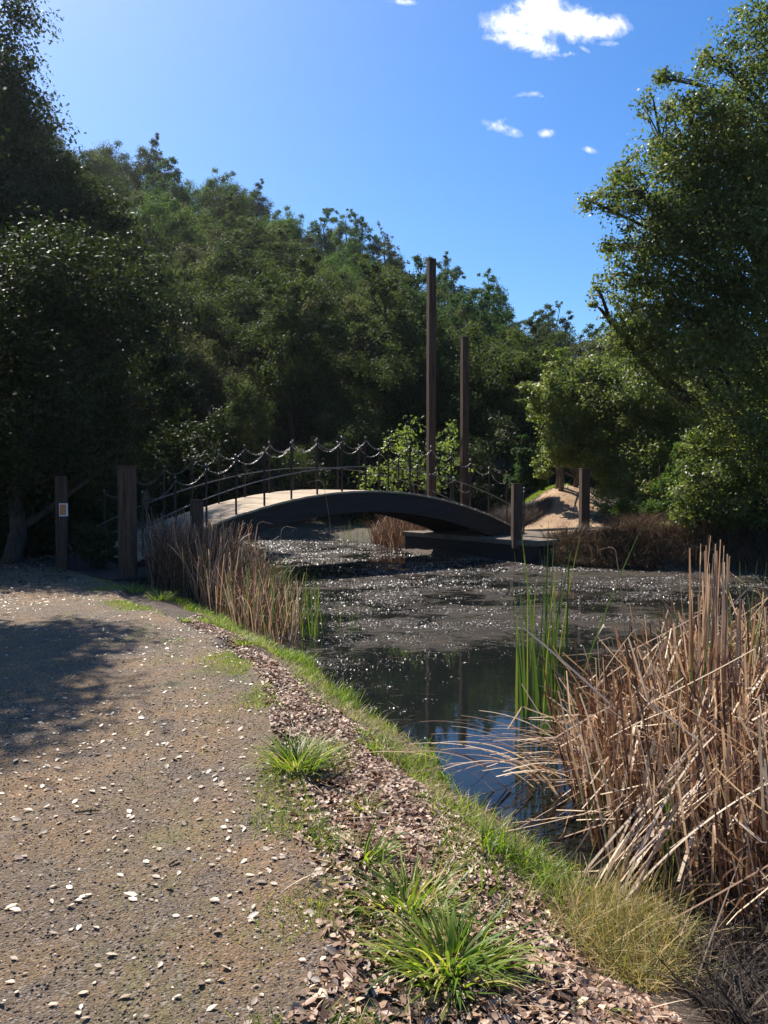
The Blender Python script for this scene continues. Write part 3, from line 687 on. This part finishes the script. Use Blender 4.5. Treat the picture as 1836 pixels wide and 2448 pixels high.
tuft(290, 1275, 150, .25, .14, 'sunlit grass clump at the far end of the path before the thick post', .008)
tuft(345, 1290, 110, .22, .12, 'sunlit grass clump right of the far-end clump, touching the reeds', .008)
tuft(400, 1340, 60, .13, .08, 'low yellow-green clump on the path edge below the left reeds', .007)

# fallen leaves
def litter(name, q, size, mat, label, lift=.006, tilt=.45, aspect=.6, rnd=None, fold=.35, cat='fallen leaves'):
    n = len(q); P = onground(q, lift); nr = np.c_[rng.normal(size=(n,2))*tilt, np.ones(n)]
    me = leaf_mesh(name, P, nr, size, mat, aspect, fold, rnd, True)
    return props(link(name, me), label, cat, kind='stuff')
lit = [tuple(at(a,b,z=-.05)[:2]) for a,b in ((600,1640),(560,1470),(500,1415),(400,1340),(430,1325),(540,1385),(640,1450),(760,1540),(860,1600),(950,1700),(1130,1830),(1250,1960),(1420,2130),(1600,2330),(500,2330),(700,2100),(640,1850),(590,1720))]
q = scatter(lit, 27000, lambda x,y: np.clip((poly_sd(PATH,x,y)+.22)*2.6,.02,1)*(poly_sd(POND,x,y) > .05)*np.where(y > 6.2,.6,1)*np.clip(2.4*(vnoise(x,y,2.5,77)*.6+vnoise(x,y,7,78)*.4)-.35,.08,1))
litter('fallen_leaves', q, (.014+.034*rng.random(len(q))**1.5), M['litter'], 'brown curled leaves carpeting the bank between the path and the pond', .009, .42, fold=.22)
q2 = q[rng.choice(len(q), 900, replace=False)]; n = len(q2)
me = blades('litter_twigs', onground(q2,.02), .04+.14*rng.random(n)**2, .0025+.003*rng.random(n), rng.random(n)*6.28, 1.35+.25*rng.random(n), 1.4+.35*rng.random(n), M['reed'], 3)
props(link('litter_twigs', me), 'broken straws and twigs among the fallen leaves on the bank', 'twigs', kind='stuff')
vis = np.array([(-6,2.1),(1.2,2.1),(1.2,4),(.2,5),(-1.2,8),(-2.6,12),(-5,13),(-6,9)])
q = scatter(vis, 6800, lambda x,y: (poly_sd(PATH,x,y) < .05)*np.clip(.28+.8*(vnoise(x,y,1.1,51)-.4)+.6*np.exp(poly_sd(PATH,x,y)*2),.05,1))
litter('pale_leaves', q, .010+.028*rng.random(len(q))**2.4, M['pale'], 'pale dry leaves scattered over the gravel path', .006, .22, .62, fold=.18)
q = scatter(vis, 240, lambda x,y: (poly_sd(PATH,x,y) < .0)*(y < 5.5)*np.clip(.4+.6*np.exp(poly_sd(PATH,x,y)*1.5),.05,1))
litter('large_pale_leaves', q, .022+.024*rng.random(len(q)), M['pale'], 'larger pale leaves lying on the near part of the gravel path', .008, .25, .6, fold=.2)
q = scatter(vis, 9000, lambda x,y: (poly_sd(PATH,x,y) < .1)*np.clip(1.3-y/9,.15,1))
litter('leaf_crumbs', q, .004+.006*rng.random(len(q)), M['litter'], 'crumbs of broken leaves spread over the gravel path', .003, .5)
# gravel grains
q = scatter(vis, 52000, lambda x,y: (poly_sd(PATH,x,y) < .25)*np.clip(1.2-y/8,.08,1)); n = len(q)
s_ = (.0025+.0055*rng.random(n)**2.5)[:,None]; P = onground(q, .001); oc = np.array([(1,0,0),(-1,0,0),(0,1,0),(0,-1,0),(0,0,.8),(0,0,-.8)])
V = P[:,None,:]+oc[None]*s_[:,None]*(.6+.7*rng.random((n,6,1))); F8 = np.array([(0,2,4),(2,1,4),(1,3,4),(3,0,4),(2,0,5),(1,2,5),(3,1,5),(0,3,5)])
M['grit'] = leaf_mat('gravel_grain', [(0,(.04,.035,.03)),(.6,(.12,.09,.07)),(.9,(.26,.19,.14)),(1,(.46,.38,.30))], 0.0, .7, .3)
props(link('gravel', npmesh('gravel', V.reshape(-1,3), (np.arange(n)[:,None,None]*6+F8[None]).reshape(-1,3), M['grit'], False, {'rnd': np.repeat(rng.random(n),6)})), 'loose grit and small stones on the path', 'gravel', kind='stuff')
# twigs
for (a,b,L,an,lab) in ((190,1760,.11,.2,'short dark twig on the left side of the gravel path'),(375,1870,.05,1.0,'crooked little twig near the middle of the gravel path')):
    p = at(a,b,z=.0); m = MB(); c,s = math.cos(an), math.sin(an)
    m.tube([(-L/2*c,-L/2*s,.006),(0,0,.012),(L/2*c,L/2*s,.007)], [.004,.005,.002], 5); o = m.build('twig', M['bark']); o.location = (p[0],p[1],hz(p[0],p[1])); props(o, lab, 'twig')

# floating debris
q = scatter(POND, 150000, lambda x,y: np.clip((cover(x,y)-.18)*1.3,.012,1)*np.clip((.7*vnoise(x*.6,y*1.3,1.6,61)+.5*vnoise(x*.5,y*1.6,4,63)+.5*vnoise(x,y,9,62)-.78)*3.2,.02,1)*(y > 3.3)*(y < 27)*(x < 9)*(x > -7)); n = len(q)
P = np.c_[q, np.full(n, WATER+.006)]; nr = np.c_[rng.normal(size=(n,2))*.42, np.ones(n)]
me = leaf_mesh('floating_debris', P, nr, (.006+.020*rng.random(n)**2.5)*np.clip(.6+q[:,1]/14,.7,1.6)*np.where(q[:,1] > 16.5, 1.5, 1), M['fleck'], .55, .3, rng.random(n)**1.3)
props(link('floating_debris', me), 'mat of small leaves and seeds floating on the pond, glinting in the sun', 'debris', kind='stuff')
q = scatter(POND, 5500, lambda x,y: np.clip(cover(x,y)-.1,.03,1)*(y > 4.0)*(y < 22)*(x < 7)*(x > -5)); n = len(q)
me = blades('floating_stalks', np.c_[q, np.full(n, WATER+.012)], .05+.30*rng.random(n)**3, .002+.003*rng.random(n)**2, rng.normal(size=n)*.6+rng.choice([0,PI],n), 1.55, 1.57+.02*rng.random(n), M['reed'], 3)
props(link('floating_stalks', me), 'thin dry stalks lying flat on the pond', 'stalks', kind='stuff')

# dry reed bed at the right
rb = [tuple(at(a,b,z=WATER)[:2]) for a,b in ((1250,1790),(1230,1720),(1290,1640),(1380,1570),(1500,1500),(1800,1430),(2100,1600),(2050,2000),(1760,2130),(1560,2010),(1400,1900),(1290,1870))]
q = scatter(rb, 3500); n = len(q); P = np.c_[q, np.full(n, WATER-.02)]
L = (.52+.42*rng.random(n))*np.clip(.55+.45*(q[:,1]-3.1)/1.0,.5,1); k = rng.random(n)
az = np.where(k < .55, R(200)+rng.normal(size=n)*.55, rng.random(n)*6.28)
me = blades('dry_reeds', P, L, .007+.013*rng.random(n)**1.5, az, .05+.38*rng.random(n)**1.5, .08+.42*rng.random(n)**1.3, M['reed'], 9, kink=.35+.6*rng.random(n), kinkang=np.where(rng.random(n) < .6, .4+1.7*rng.random(n), 0), top=.65, rnd=np.clip(rng.random(n)**1.2,0,1))
props(link('dry_reeds', me), 'bed of dry brown cattail stalks at the right edge of the pond', 'reeds', kind='stuff')
# broken stalks lying across the bed
q = scatter(rb, 700); n = len(q); P = np.c_[q, WATER+.15+.55*rng.random(n)*np.clip(.4+.6*(q[:,1]-3.1),.3,1)]
th = np.where(rng.random(n) < .5, .75, 1.75)+.45*rng.random(n)
me = blades('fallen_reeds', P, .25+.55*rng.random(n), .007+.012*rng.random(n)**1.5, np.where(rng.random(n) < .55, R(205), R(25))+rng.normal(size=n)*.5, th, th+.12*rng.normal(size=n), M['reed'], 8, top=.75, rnd=.35+.65*rng.random(n), kink=.3+.7*rng.random(n), kinkang=np.where(rng.random(n) < .35, rng.normal(size=n)*.9, 0))
props(link('fallen_reeds', me), 'pale broken cattail stalks lying across the dry reed bed', 'reeds', kind='stuff')
# sheaf of stalks bent over the open water to the left
n = 72; bp = at(1235,1680,z=WATER)
P = np.c_[bp[0]+rng.normal(size=n)*.28+.12, bp[1]+rng.normal(size=n)*.25-.15, np.full(n, WATER)]
me = blades('bent_reeds', P, .55+.48*rng.random(n), .011+.010*rng.random(n), R(190)+rng.normal(size=n)*.28, .35+.45*rng.random(n), 1.45+.35*rng.random(n), M['reed'], 10, powr=.75, top=.5, rnd=.35+.65*rng.random(n))
props(link('bent_reeds', me), 'sheaf of brown stalks bent left over the open blue water', 'reeds', kind='stuff')
# upright tan cluster
n = 46; bp = at(1530,1640,z=WATER)
P = np.c_[bp[0]+rng.normal(size=n)*.07, bp[1]+rng.normal(size=n)*.10, np.full(n, WATER)]
me = blades('upright_reeds', P, 1.0+.5*rng.random(n), .012+.006*rng.random(n), rng.random(n)*6.28, .01+.04*rng.random(n), .02+.10*rng.random(n), M['reed'], 6, top=.7, rnd=.4+.5*rng.random(n))
props(link('upright_reeds', me), 'upright cluster of tan stalks taller than the rest of the right reed bed', 'reeds', kind='stuff')
# stalks leaning right in the foreground
n = 26; bp = at(1330,1930,z=WATER)
P = np.c_[bp[0]+rng.normal(size=n)*.09, bp[1]+rng.normal(size=n)*.10, np.full(n, WATER+.03)]
me = blades('leaning_reeds', P, .5+.55*rng.random(n), .009+.008*rng.random(n), R(25)+rng.normal(size=n)*.25, .55+.35*rng.random(n), .95+.35*rng.random(n), M['reed'], 8, top=.5, rnd=.55+.45*rng.random(n))
props(link('leaning_reeds', me), 'pale stalks leaning right out of the grass at the near end of the reed bed', 'reeds', kind='stuff')
# green cattails
def cattail(dx, dy, nb, L, sp, label, z=WATER, wd=.017, lean=.10):
    p = at(dx, dy, z=z); az = rng.random(nb)*6.28
    P = np.c_[rng.normal(size=nb)*sp, rng.normal(size=nb)*sp, np.zeros(nb)]
    me = blades('cattail_plant', P, L*(.5+.5*rng.random(nb)), wd*(.7+.5*rng.random(nb)), az, .01+lean*rng.random(nb), .05+2.2*lean*rng.random(nb), M['cattail'], 8)
    o = link('cattail_plant', me); o.location = tuple(p)
    return props(o, label, 'cattail', 'green cattails in the pond')
cattail(1190, 1590, 36, 1.6, .06, 'tallest clump of green cattail blades, rising from the left side of the dry reed bed')
cattail(1150, 1560, 12, 1.1, .06, 'thinner green cattail clump just left of the tallest one')
cattail(1480, 1690, 9, 1.15, .05, 'few green cattail blades inside the dry reeds below the upright tan cluster')
cattail(1290, 1800, 7, .6, .05, 'short green cattail blades in the near part of the dry reed bed')
cattail(1610, 1600, 14, 1.35, .09, 'green cattail blades at the right edge behind the upright tan cluster')
cattail(1440, 1900, 6, .5, .04, 'low green blades at the near end of the dry reed bed')
cattail(665, 1375, 46, .75, .12, 'green cattail fringe at the right end of the left reed clump', wd=.012)
cattail(740, 1370, 12, .6, .12, 'sparse green shoots in open water right of the left reed clump', wd=.010)
cattail(640, 1300, 24, .7, .2, 'green shoots in front of the bridge shadow', wd=.010)
cattail(770, 1168, 14, .7, .15, 'green shoots in the water behind the bridge arch', wd=.016)
# long lone crossing blades
def lone(name, base_px, tip_px, D0, D1, mat, label, wd=.012, bow=.05, rnd=.5):
    a = at(*base_px, D=D0); b = at(*tip_px, D=D1); n = 9; m = MB(); d = Vector(b-a); sd_ = d.cross(Vector((0,1,0))).normalized()
    V = []; F = []
    for i in range(n+1):
        t = i/n; p = Vector(a)+d*t+Vector((0,0,1))*bow*math.sin(PI*t)*d.length; w = wd*(1-.85*t**2)*.5
        V += [p-sd_*w-Vector(a), p+sd_*w-Vector(a)]
        if i: F.append((2*i-2,2*i-1,2*i+1,2*i))
    me = npmesh(name, [tuple(v) for v in V], F, mat, False, {'rnd': np.full(len(V), rnd)}); o = link(name, me); o.location = tuple(a)
    return props(o, label, 'plant stem')
lone('tall_sedge', (1225,1560), (1388,1135), 6.0, 6.3, M['cattail'], 'long green blade slanting right across the pond toward the far bank', .013)
lone('tall_sedge', (1175,1560), (1110,1190), 6.2, 6.4, M['cattail'], 'dark green blade leaning left beside the tallest green clump', .011, -.02, .1)
lone('tall_sedge', (1420,1640), (1230,1385), 5.6, 5.8, M['cattail'], 'green blade crossing the long slanting one in an X', .009, .02, .3)
lone('dry_stalk', (1395,1720), (1365,1290), 5.4, 5.6, M['reed'], 'single thin reddish stalk standing in front of the pond left of the tan cluster', .007, .01, .4)
lone('dry_stalk', (1500,2130), (1605,1840), 2.75, 3.3, M['reed'], 'single pale stalk standing in the dark corner at the bottom right', .010, .01, 1.0)
lone('dry_stalk', (1200,2290-35), (1480,2280), 2.6, 2.65, M['reed'], 'long straw lying over the leaves at the bottom edge', .007, .01, .9)
lone('dry_stalk', (1235,2060), (1440,2110), 3.3, 3.2, M['reed'], 'straw lying across the tangled grass', .006, .02, .95)
# hooked stalks
def hook(dx, dyb, dyt, D, w, label, dirx=1, name='hooked_stalk', rnd=.8):
    a = at(dx, dyb, D=D); b = at(dx, dyt, D=D); h = b[2]-a[2]; m = MB(); r_ = .05*D/6
    pts = [(-dirx*.10*h+dirx*h*.10*t*t, .04*h*math.sin(3*t), h*t) for t in np.linspace(0,1,6)]+[(dirx*r_*(1-math.cos(an))*(1+.3*an/2.7), .04*h*math.sin(3), h+r_*math.sin(an)*(.75 if an > 1.6 else .9)) for an in np.linspace(.4,2.6,8)]
    m.tube(pts, [w*.55]*6+[w*.6]*4+[w*.35]*4, 4); o = m.build(name, M['strawm'], None, True); o.location = tuple(a); return props(o, label, 'stalk')
M['strawm'] = simple('straw_stalk', (.25,.16,.1), (.42,.3,.2), (1,1,.2), 20, .6, .3, .2, .002)
hook(1328, 1480, 1195, 6.0, .006, 'stalk with a curled hook tip above the dry reed bed', -1)
hook(700, 1230, 1050, 12.0, .005, 'arching stalk in front of the bridge beam', -1)
hook(608, 1250, 1150, 11.5, .005, 'arching stalk above the left reed clump', 1)
hook(555, 1290, 1140, 11.5, .005, 'second arching stalk above the left reed clump, left of the first', 1)

# left reed clump
rl = [tuple(at(a,b,z=WATER)[:2]) for a,b in ((330,1262),(420,1318),(480,1350),(560,1388),(640,1395),(655,1340),(600,1290),(520,1240),(470,1215),(400,1205),(340,1225))]
q = scatter(rl, 3400); n = len(q)
lft = sstep(-1.3, -2.9, q[:,0]); zz = np.maximum(height(q[:,0],q[:,1]), WATER-.03)
me = blades('left_reeds', np.c_[q, zz], (.55+.5*lft)*(.5+.7*rng.random(n)), .008+.006*rng.random(n), rng.random(n)*6.28, .03+.22*rng.random(n), .15+1.1*rng.random(n)**3, M['reed'], 7, kink=.5+.5*rng.random(n), kinkang=np.where(rng.random(n) < .35, 1.4*rng.random(n), 0), top=.5, rnd=rng.random(n)**1.35)
props(link('brown_reeds', me), 'clump of brown reeds at the left end of the bridge beside the path', 'reeds', kind='stuff')
q = scatter(rl, 420); n = len(q); zz = np.maximum(height(q[:,0],q[:,1]), WATER-.03)
me = blades('green_reeds', np.c_[q, zz], .45+.5*rng.random(n), .009+.005*rng.random(n), rng.random(n)*6.28, .02+.15*rng.random(n), .1+.4*rng.random(n), M['cattail'], 6)
props(link('green_reeds', me), 'green shoots mixed into the brown reed clump beside the path', 'reeds', kind='stuff')
ql = [(-3.55,12.6),(-3.0,12.2),(-2.35,12.3),(-2.5,13.3),(-3.0,13.9),(-3.7,13.3)]
q = scatter(ql, 1500); n = len(q); zz = np.maximum(height(q[:,0],q[:,1]), WATER-.03)
me = blades('tall_brown_reeds', np.c_[q, zz], .75+.55*rng.random(n), .008+.006*rng.random(n), rng.random(n)*6.28, .03+.2*rng.random(n), .2+1.4*rng.random(n)**2, M['reed'], 8, top=.4, rnd=rng.random(n)**2*.8)
props(link('brown_reeds', me), 'taller brown reeds around the short post at the left bridge end', 'reeds', kind='stuff')
# plume in front of the left end of the bridge
p = at(318,1240,z=-.1); e = empty('plume_grass', p, 'tall dry plume standing between the thick post and the bridge railing', 'plant'); m = MB()
h = at(318,1100,D=p[1])[2]-p[2]; m.tube([(0,0,0),(.01,0,h/2),(0,0,h)], [.009,.008,.005], 5); m.build('stem', M['strawm'], e)
n = 900; tt = rng.random(n); rad = .07*np.sin(PI*np.clip(tt*.9+.05,0,1))*rng.random(n)**.5; a_ = rng.random(n)*6.28
me = leaf_mesh('plume', np.c_[np.cos(a_)*rad, np.sin(a_)*rad, h-.02+.36*tt], rng.normal(size=(n,3)), .028, M['greybrush'], .3); link('plume', me, e)
# reeds on the far side behind the bridge
rf = [(.3,22.0),(-.4,23.6),(-.2,24.6),(.9,24.9),(1.4,23.2),(1.0,21.7)]
q = scatter(rf, 900); n = len(q); zz = np.maximum(height(q[:,0],q[:,1]), WATER)
me = blades('far_reeds', np.c_[q, zz], .5+.5*rng.random(n), .016, rng.random(n)*6.28, .05+.3*rng.random(n), .4+1.0*rng.random(n), M['reed'], 6, rnd=rng.random(n)**1.5*.8)
props(link('far_reeds', me), 'brown reeds in the water behind the bridge under the tall poles', 'reeds', kind='stuff')
# brush on the right bank above the water
rb2 = [(4.3,17.6),(5.0,17.2),(8.5,15.6),(12,14.5),(13,17),(9,19.0),(6.4,19.8),(5.5,18.6),(4.7,18.0)]
q = scatter(rb2, 16000); n = len(q); zz = np.maximum(height(q[:,0],q[:,1]), WATER)
me = blades('bank_brush', np.c_[q, zz], .35+.45*rng.random(n), .010+.006*rng.random(n), R(235)+rng.normal(size=n)*1.0, .15+.5*rng.random(n), 1.1+1.1*rng.random(n), M['brush'], 7)
props(link('bank_brush', me), 'dark dead grass hanging over the water on the right bank', 'grass', kind='stuff')
q = scatter([(3.5,18.1),(4.3,17.3),(5.6,16.8),(6.0,18.0),(5.0,18.5),(4.2,18.6)], 4200); n = len(q); zz = np.maximum(height(q[:,0],q[:,1]), WATER)
me = blades('low_brush', np.c_[q, zz], .18+.25*rng.random(n), .010+.006*rng.random(n), R(235)+rng.normal(size=n)*1.0, .2+.6*rng.random(n), 1.2+1.1*rng.random(n), M['brush'], 6)
props(link('low_brush', me), 'low dark dead grass on the bank face beside the footing slab', 'grass', kind='stuff')
p_ = at(1200,1150,D=18.9); n = 700; az = rng.random(n)*6.28; rr_ = .45*rng.random(n)**.6
q = np.c_[p_[0]+.25+np.cos(az)*rr_, p_[1]+np.sin(az)*rr_]
me = blades('spiky_bush', np.c_[q, height(q[:,0],q[:,1])], .2+.28*rng.random(n), .010, az+rng.normal(size=n)*.4, .2+.5*rng.random(n), .5+.6*rng.random(n), M['brush'], 4)
props(link('dry_bush', me), 'spiky dry bush between the slab and the post at the foot of the dirt trail', 'bush')
# grey dry shrub beyond the slab
n = 5200; C = at(1100,1105,D=23.5); az = rng.random(n)*6.28; rr_ = rng.random(n)**.5
q = np.c_[C[0]+np.cos(az)*rr_*1.15, C[1]+np.sin(az)*rr_*.9]
me = blades('grey_bush', np.c_[q, height(q[:,0],q[:,1])], (.75-.5*rr_)*(.6+.5*rng.random(n)), .010, az+rng.normal(size=n)*.5, .1+.9*rr_*rng.random(n), .8+1.0*rng.random(n), M['greybrush'], 5)
props(link('grey_bush', me), 'low grey-purple dry bush between the bridge end and the dirt trail', 'bush')
q = scatter([(3.4,23.9),(4.3,25.3),(5.9,26.2),(5.6,25.4),(4.5,24.7),(3.8,23.6)], 3000); n = len(q)
me = blades('trail_grass', onground(q), .05+.08*rng.random(n), .012, rng.random(n)*6.28, .2+.4*rng.random(n), .6+.6*rng.random(n), M['grass'], 3)
props(link('trail_grass', me), 'bright grass along the upper left edge of the dirt trail', 'grass', kind='stuff')
# leaf litter under the trees left and on far banks
q = scatter([(-9,2),(-4.9,2),(-4.9,14),(-3.6,13),(-3.2,14.5),(-5,18),(-7,24),(-14,24),(-14,2)], 16000); 
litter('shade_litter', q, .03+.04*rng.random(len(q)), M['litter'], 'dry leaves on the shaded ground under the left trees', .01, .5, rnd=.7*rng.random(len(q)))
q = scatter([(3.2,18.8),(8,16.6),(10,18),(8,26),(5,27),(3.2,23)], 1300)
litter('trail_litter', q, .03+.04*rng.random(len(q)), M['litter'], 'dry leaves along the dirt trail on the far bank', .01, .5)

# ------------------------------------------------------------ air
hm, nt = newmat('thin_haze'); pv = N(nt, 'ShaderNodeVolumePrincipled'); pv.inputs['Color'].default_value = (.85,.9,1,1); pv.inputs['Density'].default_value = .00018; pv.inputs['Anisotropy'].default_value = .55
o_ = nt.nodes.new('ShaderNodeOutputMaterial'); nt.links.new(pv.outputs[0], o_.inputs['Volume'])
m = MB(); m.box((0,65,26), (360,260,62)); props(m.build('haze', hm), 'thin pale haze in the air over the valley', 'haze', kind='stuff')
# ------------------------------------------------------------ light, sky, camera
sun = bpy.data.lights.new('sun', 'SUN'); sun.energy = 5.0; sun.angle = R(.53); sun.color = (1.0, .94, .85)
so = bpy.data.objects.new('sun', sun); COL.objects.link(so); so.rotation_euler = Vector(SV).to_track_quat('Z', 'Y').to_euler(); so.location = (-20, 30, 40)
w = bpy.data.worlds.new('World'); sc.world = w; w.use_nodes = True; nt = w.node_tree; nt.nodes.clear()
sky = N(nt, 'ShaderNodeTexSky', sky_type='NISHITA', sun_disc=False)
sky.sun_elevation = R(SUN_EL); sky.sun_rotation = -R(SUN_AZ); sky.altitude = 300; sky.air_density = 1.0; sky.dust_density = .95; sky.ozone_density = 3.0
hs = N(nt, 'ShaderNodeHueSaturation', i_Saturation=1.36, i_Value=1.0); nt.links.new(sky.outputs[0], hs.inputs['Color'])
tint = mixc(nt, 1.0, hs.outputs[0], (.90, .97, 1.08), 'MULTIPLY')
tc = N(nt, 'ShaderNodeTexCoord'); sp = N(nt, 'ShaderNodeSeparateXYZ'); nt.links.new(tc.outputs['Generated'], sp.inputs[0])
yy = mathn(nt, 'MAXIMUM', sp.outputs[1], .05); U = mathn(nt, 'DIVIDE', sp.outputs[0], yy); Vv = mathn(nt, 'DIVIDE', sp.outputs[2], yy)
cb = N(nt, 'ShaderNodeCombineXYZ'); nt.links.new(U, cb.inputs[0]); nt.links.new(Vv, cb.inputs[1])
n1 = N(nt, 'ShaderNodeTexNoise', i_Scale=26.0, i_Detail=10.0, i_Roughness=.68, i_Distortion=.7); nt.links.new(cb.outputs[0], n1.inputs['Vector'])
n2 = N(nt, 'ShaderNodeTexNoise', i_Scale=70.0, i_Detail=5.0, i_Roughness=.65); nt.links.new(cb.outputs[0], n2.inputs['Vector'])
tot = None
# (x, y, half-width, half-height in the photograph's terms, tilt, strength)
for (cx_, cy_, rw, rh, an, st) in ((1090,48,50,34,.1,1.0),(1165,40,62,52,.2,1.15),(1240,50,66,34,-.1,1.1),(1305,58,50,24,.1,1.0),(1150,92,60,24,-.25,1.05),(1085,78,42,18,0,.75),(1222,117,22,7,.1,.7),
                               (1315,95,34,9,-.1,.42),(1262,106,16,6,-.5,.45),(1135,205,38,8,.1,.55),(1085,278,52,12,-.35,.55),(1068,270,26,9,.5,.5),(1180,288,18,10,0,.85),(1272,324,22,8,-.3,.55),(870,4,38,8,-.1,.65),(1170,208,12,4,0,.35)):
    r0 = ray(cx_, cy_); u0, v0 = r0[0]/r0[1], r0[2]/r0[1]; k = 1.10667/2000
    du = mathn(nt, 'SUBTRACT', U, u0); dv = mathn(nt, 'SUBTRACT', Vv, v0); c_, s_2 = math.cos(an), math.sin(an)
    a1 = mathn(nt, 'DIVIDE', mathn(nt, 'ADD', mathn(nt, 'MULTIPLY', du, c_), mathn(nt, 'MULTIPLY', dv, s_2)), rw*k)
    a2 = mathn(nt, 'DIVIDE', mathn(nt, 'SUBTRACT', mathn(nt, 'MULTIPLY', dv, c_), mathn(nt, 'MULTIPLY', du, s_2)), rh*k)
    d2_ = mathn(nt, 'ADD', mathn(nt, 'MULTIPLY', a1, a1), mathn(nt, 'MULTIPLY', a2, a2))
    g = mathn(nt, 'MULTIPLY', mathn(nt, 'POWER', 2.718, mathn(nt, 'MULTIPLY', d2_, -1.0)), st)
    tot = g if tot is None else mathn(nt, 'MAXIMUM', tot, g)
nn = mathn(nt, 'ADD', mathn(nt, 'MULTIPLY', mathn(nt, 'SUBTRACT', n1.outputs['Fac'], .5), 1.5), mathn(nt, 'MULTIPLY', mathn(nt, 'SUBTRACT', n2.outputs['Fac'], .5), .7))
dens = mathn(nt, 'MULTIPLY', tot, 1.0)
dens = mathn(nt, 'ADD', dens, mathn(nt, 'MULTIPLY', mathn(nt, 'MULTIPLY', nn, 1.35), mathn(nt, 'MULTIPLY', tot, 2.2, True)))
fac = mathn(nt, 'MULTIPLY', ramp(nt, dens, [(.24,0.0),(.5,.3),(.85,1.0)]), mathn(nt, 'GREATER_THAN', sp.outputs[1], .1))
ccol = ramp(nt, dens, [(.3,(9.5,10,11)),(.8,(12,12,12))])
mc = N(nt, 'ShaderNodeMix', data_type='RGBA'); nt.links.new(fac, mc.inputs[0]); nt.links.new(tint, mc.inputs[6]); mc.inputs[7].default_value = (8.4,8.5,8.9,1)
bg = N(nt, 'ShaderNodeBackground', i_Strength=.086); nt.links.new(mc.outputs[2], bg.inputs[0])
ow = nt.nodes.new('ShaderNodeOutputWorld'); nt.links.new(bg.outputs[0], ow.inputs[0])

cam = bpy.data.cameras.new('camera'); co = bpy.data.objects.new('camera', cam); COL.objects.link(co)
cam.sensor_fit = 'VERTICAL'; cam.sensor_height = 36; cam.sensor_width = 27; cam.lens = 2000/2448*36; cam.clip_start = .05; cam.clip_end = 1000
co.location = tuple(EYE); co.rotation_euler = (R(90)-PITCH, 0, 0); sc.camera = co
sc.view_settings.view_transform = 'Standard'; sc.view_settings.look = 'None'; sc.view_settings.exposure = 0.9; sc.view_settings.gamma = 1
sc.cycles.max_bounces = 6; sc.cycles.transmission_bounces = 3; sc.cycles.glossy_bounces = 3; sc.cycles.diffuse_bounces = 3
